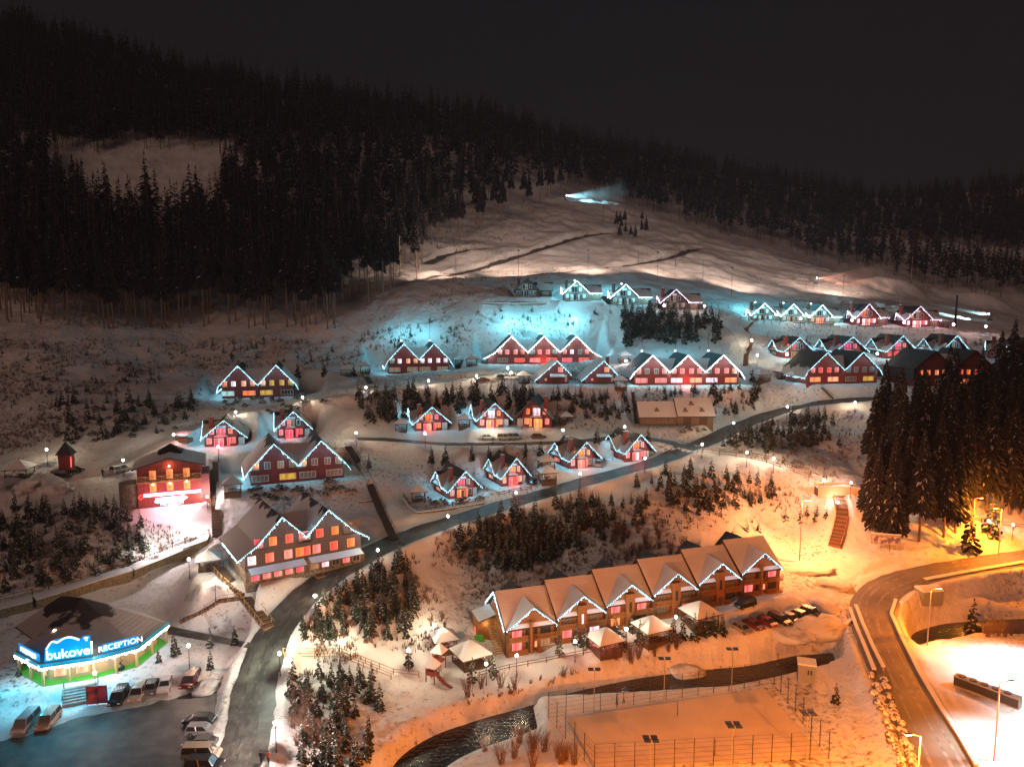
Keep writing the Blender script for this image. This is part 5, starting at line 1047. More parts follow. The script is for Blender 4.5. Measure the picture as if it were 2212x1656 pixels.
RF = [(1925,1165,.95),(1985,1168,1.0),(1890,1150,.8),(2038,1160,.8),(2063,1150,.85),(1960,1135,.95),(2020,1125,1.0),(2080,1120,1.0),(2130,1105,1.05),(2180,1110,1.05),(2215,1120,1.0),(2240,1130,1.0),(1875,1120,.72),(1905,1090,.8),(1940,1085,.9)]
for (u, v, s) in RF: forest_tree(G(u, v), s, 'tall spruce at the front of the right hand forest', 'tall spruces of the right forest', 'r'); cnt += 1
for (u, v, p) in scatter([(1880,1010),(1960,985),(2300,985),(2300,1110),(2100,1110),(1950,1080),(1880,1070)], 48, 13, False, 73): forest_tree(p, random.uniform(.75, 1.05), 'tall spruce deep in the right hand forest, '+('behind the stair platform' if u < 1990 else 'behind the billboard' if u < 2110 else 'near the right edge'), 'tall spruces of the right forest', 'r'); cnt += 1
for (u, v, p) in scatter([(1900,935),(2000,920),(2300,920),(2300,985),(1960,985)], 14, 13, False, 74): forest_tree(p, random.uniform(.5, .8), 'tall spruce at the back of the right hand forest', 'tall spruces of the right forest', 'r'); cnt += 1
for (u, v, s_) in [(1905,965,.9),(2040,962,1.05),(2052,990,1.1),(2150,935,1.1),(2178,915,1.15),(2205,940,1.2),(1990,960,.8),(2110,958,1.0)]: forest_tree(G(u, v), s_, 'tall spruce standing in front of the unlit maroon hotel', 'tall spruces of the right forest', 'r'); cnt += 1
print('tall', cnt)
def mass(name, areas, seed, holes=(), sc=(.8, 1.15), mt=('needle_far', 'tree_snow', 'bark'), young=False):
    rn = random.Random(seed); protos = []
    for s in range(4):
        a = spruce(29, 4.4, .28+.06*s, 12, 6, seed+s, .03, .5, True); b = MB().cyl((0,0,-1),(0,0,27), .3, .05, 4)
        if young: a, b = spruce(4.6, 1.12, .06, 9, 8, seed+s, .32, .42), MB().cyl((0,0,-.5),(0,0,4), .08, .03, 4)
        V = np.array(a.v+b.v); Fc = a.f+[tuple(i+len(a.v) for i in f) for f in b.f if len(f) == 4]; mi = a.m+[2]*sum(len(f) == 4 for f in b.f); protos.append((V, Fc, mi))
    V, Fc, mi, off = [], [], [], 0
    for (P, n) in areas:
        us, vs_ = [q[0] for q in P], [q[1] for q in P]; k = 0; tr = 0
        while k < n and tr < n*30:
            tr += 1; u, v = rn.uniform(min(us), max(us)), rn.uniform(min(vs_), max(vs_))
            if not inpoly(u, v, P) or any(inpoly(u, v, h_) for h_ in holes): continue
            p = G(u, v)
            if p.y > 1250 or (young and not clear(p)): continue
            a, s = rn.uniform(0, 6.28), rn.uniform(*sc)*rn.choice((.7, .9, 1, 1.1, 1.2)); pv, pf, pm = protos[rn.randrange(4)]; c_, s_ = math.cos(a)*s, math.sin(a)*s
            q = np.stack([pv[:, 0]*c_-pv[:, 1]*s_+p.x, pv[:, 0]*s_+pv[:, 1]*c_+p.y, pv[:, 2]*s+p.z], 1); V.append(q); Fc += [tuple(i+off for i in f) for f in pf]; mi += pm; off += len(pv); k += 1
    V = np.concatenate(V); me = bpy.data.meshes.new(name); me.from_pydata(V.tolist(), [], Fc)
    for m in mt: me.materials.append(M[m])
    me.polygons.foreach_set('material_index', mi); me.update(); return me
tag(link('young_plantation', mass('young_plantation', [([(985,1170),(1060,1125),(1200,1095),(1330,1080),(1400,1090),(1380,1150),(1200,1215),(1080,1240),(1000,1235)], 110), ([(640,1395),(700,1300),(760,1245),(870,1205),(890,1300),(800,1385)], 14), ([(640,1450),(730,1440),(830,1480),(800,1690),(650,1690)], 8), ([(0,1105),(220,1090),(300,1130),(330,1200),(120,1262),(0,1285)], 60), ([(1400,1040),(1500,1015),(1700,1060),(1600,1110),(1450,1100)], 45), ([(1560,965),(1640,920),(1800,900),(1840,960),(1700,985)], 50), ([(1160,855),(1355,850),(1362,905),(1260,912)], 26), ([(100,860),(430,870),(400,935),(150,960)], 60), ([(1370,845),(1640,840),(1640,880),(1560,900)], 30)], 420, (), (.6, 1.15), ('needle', 'tree_snow', 'bark'), True)), 'dense young spruce planting filling in between the single trees on the slopes', 'spruce plantation', None, 'stuff')
CLEARING = [(95,352),(140,330),(215,338),(270,318),(340,326),(400,322),(470,345),(505,330),(520,380),(470,420),(490,470),(420,500),(330,470),(270,505),(200,480),(150,420),(110,400)]
o = tag(link('mountain_forest', mass('mountain_forest', [([(-60,655),(150,648),(450,652),(600,648),(720,635),(800,596),(905,555),(925,520),(960,475),(1060,435),(1215,398),(1215,370),(1060,330),(900,310),(600,300),(0,300),(-60,300)], 1500),
    ([(-60,300),(900,312),(1215,372),(1200,320),(1070,268),(960,258),(800,230),(600,212),(450,183),(300,148),(120,92),(0,72),(-60,70)], 2300)], 300, [CLEARING])), 'dense dark spruce forest covering the mountain on the left', 'forest', None, 'stuff')
o = tag(link('far_forest', mass('far_forest', [([(1225,400),(1300,405),(1500,440),(1750,490),(2000,530),(2260,550),(2260,402),(2050,426),(1894,438),(1738,410),(1426,352),(1192,310)], 1900), ([(1260,408),(1500,490),(1750,555),(1900,596),(2020,625),(2260,655),(2260,600),(2000,560),(1750,500),(1500,440),(1300,405)], 420)], 340, (), (.8, 1.1))), 'far dark forest on the hill behind the ski slope', 'forest', None, 'stuff')
# dry brush poking out of the snow: far too many stems to count
rn = random.Random(99); V, Fc = [], []
for (P, n) in [([(0,1090),(300,1120),(440,1160),(250,1235),(-60,1290),(-60,1090)], 800), ([(640,1340),(880,1200),(1000,1130),(1340,1070),(1700,1050),(1780,1130),(1500,1150),(1300,1230),(980,1300),(960,1400),(700,1440)], 2900), ([(-60,735),(420,730),(700,735),(1000,680),(1330,690),(1300,715),(900,760),(700,800),(440,800),(430,900),(200,930),(-60,1000)], 4600),
    ([(1540,930),(1860,880),(1880,1000),(1800,1040),(1600,980)], 700), ([(1650,705),(2200,735),(2200,755),(1660,750)], 250), ([(940,600),(1200,600),(960,680),(920,660)], 250), ([(950,480),(1150,430),(1230,480),(1050,530),(940,560)], 500), ([(1360,660),(1560,690),(1560,760),(1350,760)], 300), ([(640,1450),(870,1480),(830,1600),(640,1650)], 350), ([(780,850),(1350,850),(1350,930),(780,920)], 500), ([(950,1520),(1240,1450),(1560,1400),(1700,1385),(1560,1420),(1240,1480),(960,1560)], 200)]:
    us, vs_ = [q[0] for q in P], [q[1] for q in P]; k = 0; tr = 0
    while k < n and tr < n*12:
        tr += 1; u, v = rn.uniform(min(us), max(us)), rn.uniform(min(vs_), max(vs_))
        if not inpoly(u, v, P): continue
        p = G(u, v); k += 1
        if not clear(p): continue
        if float(vnoise(np.array([p.x]), np.array([p.y]), 11, 21)[0])+.5*float(vnoise(np.array([p.x]), np.array([p.y]), 4, 22)[0]) < rn.uniform(-.25, .12): continue
        h = rn.uniform(.3, 1.3); o0 = len(V); nb = rn.randrange(3, 7)
        for j in range(nb):
            a = rn.uniform(0, 6.28); r0 = rn.uniform(0, .5); x, y = p.x+math.cos(a)*r0, p.y+math.sin(a)*r0; w = rn.uniform(.05, .16); tx, ty = rn.uniform(-.3, .3), rn.uniform(-.3, .3); b = rn.uniform(0, 6.28)
            V += [(x-math.cos(b)*w, y-math.sin(b)*w, p.z-.1), (x+math.cos(b)*w, y+math.sin(b)*w, p.z-.1), (x+tx, y+ty, p.z+h*rn.uniform(.6, 1))]; Fc.append((len(V)-3, len(V)-2, len(V)-1))
for k, (u0, v0, u1, v1) in enumerate([(440,737,560,722),(190,745,330,728),(20,722,110,708),(330,690,450,716),(575,655,640,700),(950,540,990,520),(640,700,720,716),(1130,520,1150,470),(720,690,770,720),(500,700,600,690)]):
    a, b = G(u0, v0), G(u1, v1); o = tag(link('fallen_log', MB().cyl((0,0,.25),(b-a)+Vector((0,0,.3)), .28, .12, 6).mesh('fallen_log', mats('tree_snow')), None, a), 'snow covered fallen trunk lying across the clearing at the forest edge', 'log', 'fallen trunks at the forest edge')
me = bpy.data.meshes.new('dry_brush'); me.from_pydata(V, [], Fc); me.materials.append(M['twig']); tag(link('dry_brush', me), 'dry brown brush and grass poking out of the snowy slopes', 'brush', None, 'stuff')
# fallen stems and bare bushes on the slope
def bush_mesh(seed, h=2.6, n=26):
    rn = random.Random(seed); mb = MB()
    for k in range(n):
        a = rn.uniform(0, 6.28); l = h*rn.uniform(.5, 1); tl = rn.uniform(.1, .55); e_ = (math.cos(a)*l*tl, math.sin(a)*l*tl, l); s0 = (rn.uniform(-.3, .3), rn.uniform(-.3, .3), -.2); mb.cyl(s0, e_, .03, .012, 3)
        for j in range(2): f = rn.uniform(.4, .8); q = [s0[i]+(e_[i]-s0[i])*f for i in range(3)]; b = rn.uniform(0, 6.28); mb.cyl(q, (q[0]+math.cos(b)*.4, q[1]+math.sin(b)*.4, q[2]+.6), .015, .008, 3)
    return mb.mesh('bare_bush', mats('twig'))
BM = [bush_mesh(k) for k in range(3)]
for (P, n, lab, grp) in [([(1290,1150),(1420,1120),(1500,1150),(1540,1200),(1420,1230),(1340,1210)], 26, 'leafless bush on the orange lit slope above the terrace roofs', 'bare bushes above the terrace'),
   ([(980,1500),(1300,1420),(1560,1385),(1560,1400),(1300,1440),(1000,1520)], 12, 'leafless bush on the snowy stream bank', 'bare bushes on the stream bank'),
   ([(620,1530),(660,1480),(690,1600),(650,1650)], 10, 'frosted leafless bush beside the blown out roadside lamp', 'bare bushes by the roadside lamp'),
   ([(2110,1340),(2212,1325),(2230,1370),(2130,1380)], 9, 'tall leafless bush at the edge of the white plateau', 'bare bushes by the plateau'),
   ([(1030,1600),(1200,1590),(1260,1656),(1060,1656)], 12, 'snow laden branches on the mound left of the court', 'branches on the mound')]:
    for (u, v, p) in scatter(P, n, 14, True, len(lab)*3): o = tag(link('bare_bush', BM[random.randrange(3)], None, p, random.uniform(0, 6)), lab, 'bush', grp); s = random.uniform(.8, 1.5); o.scale = (s, s, s)
# ------------------------------------------------------------ gazebos
def gz_roof(s):
    mb = MB(); e, z0, z1 = s/2+.45, 2.3, 2.3+s*.42
    for a in range(4):
        c, d = math.cos(a*math.pi/2), math.sin(a*math.pi/2); q = [(-e,-e,z0),(e,-e,z0),(.8*e*.5,-.8*e*.5,z0+(z1-z0)*.66),(-.8*e*.5,-.8*e*.5,z0+(z1-z0)*.66)]
        mb.slab([(x*c-y*d, x*d+y*c, z) for x, y, z in q], .18, 0, 1); q2 = [(-.4*e,-.4*e,z0+(z1-z0)*.66),(.4*e,-.4*e,z0+(z1-z0)*.66),(0,0,z1)]; mb.add([(x*c-y*d, x*d+y*c, z) for x, y, z in q2], [(0,1,2)], 0)
    mb.box(-.05, .05, -.05, .05, z1-.1, z1+.35, 1); return mb.mesh('roof', mats('snow', 'wood'))
def gz_rail(s): 
    mb = MB(); h = s/2
    for (x0, y0, x1, y1) in ((-h,h,h,h),(-h,-h,-h,h),(h,-h,h,h),(-h,-h,-h*.3,-h),(h*.3,-h,h,-h)):
        for z in (.35, .95): mb.bar((x0,y0,z),(x1,y1,z), .06, .09)
        for k in range(5): t = k/4; mb.box(x0+(x1-x0)*t-.03, x0+(x1-x0)*t+.03, y0+(y1-y0)*t-.03, y0+(y1-y0)*t+.03, 0, .95)
    return mb.mesh('railing', mats('wood'))
def gazebo(u, v, s, rot, label, light=None):
    p = G(u, v); t = thing('gazebo', label, 'gazebo', p, R(rot), 'wooden gazebos with snow roofs'); h = s/2-.1
    link('roof', cached(('gr', s), lambda: gz_roof(s)), t)
    for x, y in ((-h,-h),(h,-h),(-h,h),(h,h)): link('post', cached(('gp',), lambda: MB().box(-.07, .07, -.07, .07, -1.2, 2.4).mesh('post', mats('wood'))), t, (x,y,0))
    link('railing', cached(('gl', s), lambda: gz_rail(s)), t); link('floor', cached(('gf', s), lambda: MB().box(-s/2, s/2, -s/2, s/2, -1.0, .08).mesh('floor', mats('wood'))), t)
    link('table', cached(('gt',), lambda: MB().box(-.8, .8, -.35, .35, .72, .78).box(-.1, .1, -.1, .1, 0, .72).box(-.9, .9, -.85, -.6, .4, .46).box(-.9, .9, .6, .85, .4, .46).mesh('table', mats('wood'))), t)
    if light: lamp('picnic_light', t, (0,0,2.0), light[0], light[1], .15)
for a in [(44,1030,4.6,10,'wide gazebo at the far left among ploughed snow heaps'),(503,1062,3.6,20,'gazebo at the left foot of the dark red middle hotel'),(452,1228,3.6,20,'gazebo on the deck left of the big brown hotel'),(904,1078,3.2,10,'gazebo in the left corner of the walled chalet yard'),
 (1180,1012,3.6,15,'upper of the two gazebos between the lower chalets'),(1182,1036,3.8,15,'lower of the two gazebos between the lower chalets'),(1017,1432,5.0,30,'largest gazebo in front of the left end of the terrace'),(1306,1402,4.6,25,'gazebo glowing red from inside in the terrace garden',(420,(1,.22,.22))),
 (1407,1376,4.8,25,'gazebo behind garden spruces in front of the third terrace unit'),(1511,1344,5.0,25,'gazebo beside the yard cars'),(960,1399,3.8,20,'small red framed gazebo near the playground',(60,(1,.5,.4))),(867,930,3.2,5,'gazebo left of the first middle row chalet'),
 (1003,920,3.4,5,'gazebo between the first two middle row chalets'),(1222,914,3.4,5,'gazebo right of the unlit red lamp chalet'),(994,789,3.8,5,'left one of the pair of gazebos beside the blue slope'),(1019,788,3.8,5,'right one of the pair of gazebos beside the blue slope'),(748,811,3.4,5,'small gazebo left of the spruces near the second hotel'),(789,803,3.2,5,'small cyan lit gazebo at the corner of the second hotel',(40,(.3,.9,.8))),
 (1131,825,3.6,5,'gazebo beside the white van on the lane'),(1340,836,3.4,5,'white lit gazebo between saltbox chalet and hotel',(60,(1,.85,.7))),(1349,781,3.8,5,'reddish gazebo under the dark grove'),(1643,822,4.4,20,'left one of three grouped gazebos in front of the boardwalk stairs'),(1689,816,3.8,20,'middle one of three grouped gazebos'),(1715,824,3.8,20,'right one of three grouped gazebos beside the hotel'),
 (2036,706,3.2,5,'red lit gazebo at the right end of the upper terrace',(260,(1,.12,.08))),(1309,652,2.6,0,'small gazebo right of the first cyan lit chalet'),(1410,660,2.6,0,'small gazebo right of the second cyan lit chalet')]: gazebo(*a)
# ------------------------------------------------------------ cars
def car_meshes(kind):
    L, W, Hh, hz = {'sedan': (4.5, .88, 1.42, .86), 'suv': (4.7, .95, 1.75, 1.0), 'van': (4.9, .95, 1.95, 1.05), 'hatch': (4.1, .86, 1.5, .9)}[kind]; l = L/2
    prof = [(-l,.35),(-l+.05,.75),(-l+.15,hz),(l-.9,hz-.02),(l-.25,hz-.14),(l,.62),(l-.02,.35),(l-.3,.28),(-l+.3,.28)]
    b = MB(); b.ext([(x,-W,z) for x, z in prof], (0,2*W,0)); r0, r1 = {'sedan': (-l+.95, l-1.75), 'suv': (-l+.25, l-1.6), 'van': (-l+.15, l-1.2), 'hatch': (-l+.35, l-1.55)}[kind]
    g0, g1 = {'sedan': (-l+.35, l-1.05), 'suv': (-l+.08, l-1.0), 'van': (-l+.06, l-.7), 'hatch': (-l+.08, l-.95)}[kind]; zt = Hh-.06; wi = W-.2
    b.box(r0, r1, -wi, wi, zt, Hh)
    for x, xx in ((r0, g0), (r1, g1), ((r0+r1)/2, (g0+g1)/2)):
        for s in (-1, 1): b.bar((x,s*(wi-.02),zt),(xx,s*(W-.07),hz-.02), .09, .07)
    gl = MB().add([(g0+.03,-W+.08,hz),(g1-.03,-W+.08,hz),(g1-.03,W-.08,hz),(g0+.03,W-.08,hz),(r0+.02,-wi+.03,zt),(r1-.02,-wi+.03,zt),(r1-.02,wi-.03,zt),(r0+.02,wi-.03,zt)], [(0,1,5,4),(1,2,6,5),(2,3,7,6),(3,0,4,7),(4,5,6,7)])
    return b, gl, l, W
def car(u, v, rot, kind, pn, pc, label, group=None, z=None, snow=False):
    p = G(u, v); t = thing('parked_car', label, 'car', p if z is None else (p.x, p.y, z), R(rot), group); b, gl, l, W = cached(('car', kind), lambda: car_meshes(kind)); pm = paint(pn, pc)
    bo = link('body', cached(('cb', kind, pn), lambda: b.mesh('body', [pm])), t); link('window', cached(('cg', kind), lambda: gl.mesh('window', mats('glass_dark'))), t)
    for x in (-l+.85, l-.85):
        for s in (-1, 1): link('wheel', cached(('wh',), lambda: MB().cyl((0,-.1,0),(0,.12,0), .33, .33, 12, 0).cyl((0,-.12,0),(0,.14,0), .18, .18, 8, 1).mesh('wheel', mats('tyre', 'grey_metal'))), t, (x, s*(W-.08), .33))
    for s in (-1, 1):
        link('headlight', cached(('hl',), lambda: MB().box(-.04, .04, -.17, .17, -.07, .07).mesh('headlight', mats('white'))), t, (l-.03, s*(W-.25), .68)); link('tail_light', cached(('tl',), lambda: MB().box(-.03, .03, -.13, .13, -.09, .09).mesh('tail_light', mats('brick'))), t, (-l+.02, s*(W-.2), .74))
    if snow: link('roof_snow', cached(('rs', kind), lambda: MB().box(-l+1.0, l-1.8, -W+.25, W-.25, {'sedan': 1.42, 'suv': 1.75, 'van': 1.95, 'hatch': 1.5}[kind], {'sedan': 1.42, 'suv': 1.75, 'van': 1.95, 'hatch': 1.5}[kind]+.1).mesh('roof_snow', mats('snow'))), t)
    return t
WH, SI, BK, RD, BR, GY_, BE = ('white', (.6, .6, .6)), ('silver', (.36, .36, .37)), ('black', (.02, .02, .022)), ('red', (.25, .03, .025)), ('maroon', (.12, .02, .02)), ('grey', (.14, .14, .145)), ('beige', (.42, .34, .25))
g1, g2, g3 = 'cars parked in front of the reception hall', 'cars parked side by side by the snow strip', 'cars parked in the yard beside the terrace'
for a in [(57,1569,-84,'van',*SI,'silver van with its nose to the camera, leftmost at the reception',g1),(105,1562,-82,'suv',*BE,'pale estate car next to the silver van',g1),(257,1512,-80,'suv',*BK,'black off road car right of the red banners',g1),(299,1503,-80,'suv',*BE,'beige car between two darker ones at the snow edge',g1),
  (327,1491,-78,'sedan',*GY_,'dark grey car third from the banners',g1),(358,1484,-76,'sedan',*WH,'white sedan at the right end of the reception row',g1),(412,1476,-88,'suv',*BR,'maroon estate car standing apart with its tailgate to the camera',g1),
  (432,1561,178,'sedan',*BK,'black car, farthest of the column beside the snow strip',g2),(435,1584,2,'hatch',*SI,'silver hatchback behind the black car',g2),(433,1611,182,'sedan',*GY_,'dark car in the middle of the column',g2),(436,1636,2,'van',*BE,'beige people carrier second from the bottom',g2),(443,1660,1,'suv',*BK,'dark car cut by the bottom edge',g2),
  (1609,1310,-150,'suv',*BK,'dark off road car alone near the timber terrace',g3),(1602,1362,-62,'sedan',*BE,'sand coloured car at the left end of the yard row',g3),(1628,1354,-60,'sedan',*RD,'red car second from the left in the yard row',g3),(1657,1349,-60,'hatch',*RD,'dark red hatchback third in the yard row',g3),
  (1684,1344,-58,'suv',*BK,'black off road car in the middle of the yard row',g3),(1708,1340,-58,'sedan',*GY_,'grey sedan right of the black off road car',g3),(1731,1334,-56,'sedan',*BK,'black sedan second from the right in the yard row',g3),(1752,1327,-55,'hatch',('navy',(.02,.03,.07))[0],('navy',(.02,.03,.07))[1],'navy hatchback at the right end of the yard row',g3)]: car(*a)
for a in [(1091,949,3,'suv',*BE,'pale estate car on the middle lane in front of the drives'),(1112,948,3,'suv',*SI,'silver car parked behind the pale estate car'),(1163,946,3,'sedan',*BR,'maroon car on the middle lane below the red lamp drive'),(1054,948,3,'sedan',*WH,'white car half hidden on the middle lane'),
  (1104,819,10,'van',*WH,'white van beside the gazebo on the hotel lane'),(1085,818,60,'sedan',*BK,'dark car left of the white van'),(1044,824,8,'sedan',*BK,'dark snow capped car on the hotel lane'),(261,1019,62,'suv',*SI,'silver car on the lane above the restaurant'),(135,1030,4,'suv',*BK,'black car beside the small tower at left'),
  (160,1020,4,'sedan',*BK,'second black car behind the first beside the small tower'),(1297,1006,68,'van',*SI,'light van at the corner of the lower chalet'),(1151,1044,70,'sedan',*BK,'dark car between the fenced yard and the gazebos'),(1500,1000-34,40,'sedan',*BK,'x')][:-1]: car(*a)
# ------------------------------------------------------------ walls and fences
def wall_line(name, label, cat, pts, h, m, th=.5, cap=True, drop=1.0):
    L_ = resample([G(*p) for p in pts], 2.5); o_ = thing(name, label, cat, L_[0]); mb, cp = MB(), MB(); b = L_[0]
    for a, c in zip(L_[:-1], L_[1:]):
        a, c = a-b, c-b; n_ = Vector((c.y-a.y, -(c.x-a.x), 0)).normalized()*th; n_ = n_ if n_.y < 0 else -n_
        q = [a+n_, c+n_, c, a]; mb.add([(*v_.xy, v_.z-h-drop) for v_ in q]+[(*v_.xy, v_.z+.25) for v_ in q], [(0,1,5,4),(1,2,6,5),(2,3,7,6),(3,0,4,7),(4,5,6,7)])
        cp.slab([(*v_.xy, v_.z+.42) for v_ in (a+n_*1.15, c+n_*1.15, c-n_*.3, a-n_*.3)], .16)
    part('wall', mb, [m], o_)
    if cap: part('snow_cap', cp, ['snow', 'snow'], o_)
    return o_
def fence(label, pts, hgt=1.1, step=2.2, zig=True, m='wood', off=0, snowy=False, wob=False):
    L_ = resample([G(*p) for p in pts], step); b = L_[0].copy(); t = thing('wooden_fence', label, 'fence', b); po = []; rl = MB()
    for i, a in enumerate(L_):
        q = a-b; po.append(link('post', cached(('fp', hgt, m), lambda: MB().box(-.07, .07, -.07, .07, -.8, hgt+.1).mesh('post', mats(m))), t, q))
        if i:
            r_ = L_[i-1]-b
            for z in (hgt*.45, hgt): rl.bar((r_.x,r_.y,r_.z+z),(q.x,q.y,q.z+z), .07, .09)
            if zig: mid = (r_+q)/2; rl.bar((r_.x,r_.y,r_.z+hgt*.95),(mid.x,mid.y,mid.z+.1), .06); rl.bar((mid.x,mid.y,mid.z+.1),(q.x,q.y,q.z+hgt*.95), .06)
    part('rail', rl, [m], t); return t
def off_line(pts, du, dv): return [(u+du, v+dv) for u, v in pts]
WLT = [(0,1307),(70,1290),(140,1268),(210,1246),(280,1226),(345,1200),(400,1178),(452,1160)]
wall_line('retaining_wall', 'long ochre stone retaining wall curving down behind the reception hall', 'wall', [(-80,1325)]+WLT, 4.2, 'stone_yel', 2.6)
fence('zigzag rail fence along the top of the long stone retaining wall', [(-80,1320)]+off_line(WLT, 0, -5), 1.25, 2.6)
wall_line('retaining_wall', 'brown stone wall around the yard of the nearest lower chalet', 'wall', [(872,1078),(884,1096),(900,1108),(960,1101),(1046,1087)], 1.8, 'stone', .4)
fence('zigzag fence above the stone wall of the nearest lower chalet', [(872,1074),(884,1092),(900,1103),(960,1096),(1044,1083)], 1.0, 2.0)
fence('zigzag fence around the terraced yard of the chalet with the crimson bay', [(1030,1046),(1052,1062),(1078,1072),(1100,1066),(1148,1058)], 1.0, 2.0)
wall_line('retaining_wall', 'low board wall under the unlit chalet of the top row', 'wall', [(1040,655),(1110,657),(1180,655)], 1.6, 'barn', .4)
wall_line('retaining_wall', 'grey concrete flood wall on the inside of the valley road bend', 'wall', [(1996,1252),(2060,1240),(2140,1226),(2260,1206)], 2.6, 'concrete', .8)
wall_line('retaining_wall', 'dark stone wall across the snow between the brown hotel and the long stairs', 'wall', [(775,1085),(800,1082),(822,1078)], 2.2, 'stone', .4)
wall_line('retaining_wall', 'dark retaining wall beside the far stretch of the uphill road', 'wall', [(1765,866),(1830,860),(1905,858)], 1.6, 'stone', .4)
wall_line('retaining_wall', 'concrete wing wall of the stream under the road bridge', 'wall', [(1800,1370),(1822,1350),(1838,1338)], 2.2, 'concrete', .5)
fence('rail fence along the garden of the timber terrace', [(1035,1462),(1100,1445),(1180,1430),(1260,1414),(1340,1402),(1420,1388),(1470,1378)], .9, 3.0, False)
fence('far rail of the wooden boardwalk from the road junction', [(612,1412),(680,1412),(738,1412),(790,1432),(850,1456),(905,1462)], 1.0, 2.6, False, 'trim')
fence('near rail of the wooden boardwalk from the road junction', [(615,1422),(680,1422),(735,1423),(785,1442),(845,1466)], 1.0, 2.6, False, 'trim')
fence('far rail of the footpath that runs from the fork to the big stairs', [(1520,972),(1590,980),(1660,992),(1720,1012),(1785,1034)], 1.0, 3.0, False)
fence('near rail of the footpath that runs from the fork to the big stairs', [(1518,978),(1590,987),(1655,1000),(1715,1021),(1780,1046)], 1.0, 3.0, False)
fence('rail of the footpath through the forest to the right edge', [(1840,1050),(1890,1070),(1960,1088),(2040,1110),(2120,1128),(2260,1148)], 1.0, 3.0, False)
fence('thin fence in front of the top row chalets', [(1190,655),(1300,662),(1400,669),(1540,678)], 1.0, 3.0, False)
fence('thin fence along the edge of the upper right terrace', [(1600,688),(1700,702),(1850,710),(2000,716),(2190,726)], 1.0, 3.0, False)
fence('rail fence on the snow behind the three grouped gazebos', [(1620,808),(1700,806),(1780,808)], 1.0, 3.0, False)
fence('rail fence at the piste head above the unlit chalet', [(960,594),(1060,589),(1160,590),(1220,600)], 1.0, 3.5, False)
# ------------------------------------------------------------ stairs
def stairs(label, pts, w, sk=.55, name='wooden_stairs', rails=True, lift=.25, m='wood'):
    L_ = resample([G(*p) for p in pts], sk); b = L_[0].copy(); t = thing(name, label, 'stairs', b); mb = MB(); ra = MB(); rb = MB()
    for i in range(len(L_)-1):
        a, c = L_[i]-b, L_[i+1]-b; d_ = Vector((c.x-a.x, c.y-a.y, 0)); 
        if d_.length < .01: continue
        d_.normalize(); s_ = Vector((d_.y, -d_.x, 0))*w/2; z = a.z+lift; e_ = c
        mb.add([(*(a-s_).xy,z-.5),(*(a+s_).xy,z-.5),(*(e_+s_).xy,z-.5),(*(e_-s_).xy,z-.5),(*(a-s_).xy,z),(*(a+s_).xy,z),(*(e_+s_).xy,z),(*(e_-s_).xy,z)], [(3,2,1,0),(4,5,6,7),(0,1,5,4),(1,2,6,5),(2,3,7,6),(3,0,4,7)], i % 2)
        if rails:
            for r_, g_ in ((ra, 1), (rb, -1)):
                r_.bar((*(a+s_*g_).xy,a.z+lift+.95),(*(c+s_*g_).xy,c.z+lift+.95), .07)
                if i % 4 == 0: r_.bar((*(a+s_*g_).xy,a.z-.2),(*(a+s_*g_).xy,a.z+lift+.95), .07)
    part('steps', mb, [m, 'rail_wood' if m == 'wood' else m], t)
    if rails: part('handrail', ra, ['trim' if m == 'wood' else 'dark'], t); part('handrail', rb, ['trim' if m == 'wood' else 'dark'], t)
    return t
stairs('tall flight of wooden stairs beside the restaurant', [(462,1000),(463,1060),(467,1105),(470,1160)], 2.0)
stairs('very long dark stairway running down from the middle lane to the uphill road', [(752,965),(775,1000),(800,1050),(825,1110),(852,1165)], 1.7, rails=True, m='dark')
stairs('stairs along the left gable of the big brown hotel', [(470,1228),(495,1256),(528,1287)], 2.2)
stairs('wooden walkway slanting down left towards the reception roof', [(522,1290),(478,1296),(440,1320),(392,1342)], 1.5)
stairs('flight of steps from the brown hotel corner down to the road', [(530,1292),(556,1325),(582,1358)], 2.0)
stairs('short steps in front of the middle of the brown hotel', [(680,1232),(695,1248)], 1.6)
stairs('big straight stairs from the platform down to the bright snow', [(1812,1062),(1816,1085),(1820,1115),(1812,1150),(1802,1182)], 2.8)
stairs('steep zigzag boardwalk below the upper terrace', [(1632,688),(1610,712),(1622,740),(1612,768),(1610,790)], 1.6)
stairs('dark straight stairway left of the barn', [(1368,848),(1372,880),(1377,915)], 1.6, m='dark')
stairs('short dark stairs on the bank left of the three gabled hotel', [(988,796),(1002,822)], 1.4, m='dark')
stairs('short dark stairs on the bank at the second hotel', [(786,808),(806,838)], 1.4, m='dark')
stairs('dark steps below the right hand double gabled hotel', [(1775,838),(1800,862)], 1.6, m='dark')
stairs('broad steps from the parking area up to the reception hall', [(176,1482),(172,1522)], 4.6, name='entrance_steps', m='concrete')
p = G(1808, 1058); t = thing('lookout_platform', 'roofed wooden platform at the head of the big stairs', 'platform', p, R(-6))
part('deck', MB().box(-5, 5, -1.6, 1.6, -1.5, .5), ['wood'], t); part('side_boards', MB().box(-5.05, 5.05, -1.75, -1.62, -1.6, 1.3).box(-5, 5, 1.62, 1.72, .5, 1.5), ['trim'], t); part('snow_layer', MB().box(-4.9, 4.9, -1.55, 1.55, .5, .68), ['snow'], t)
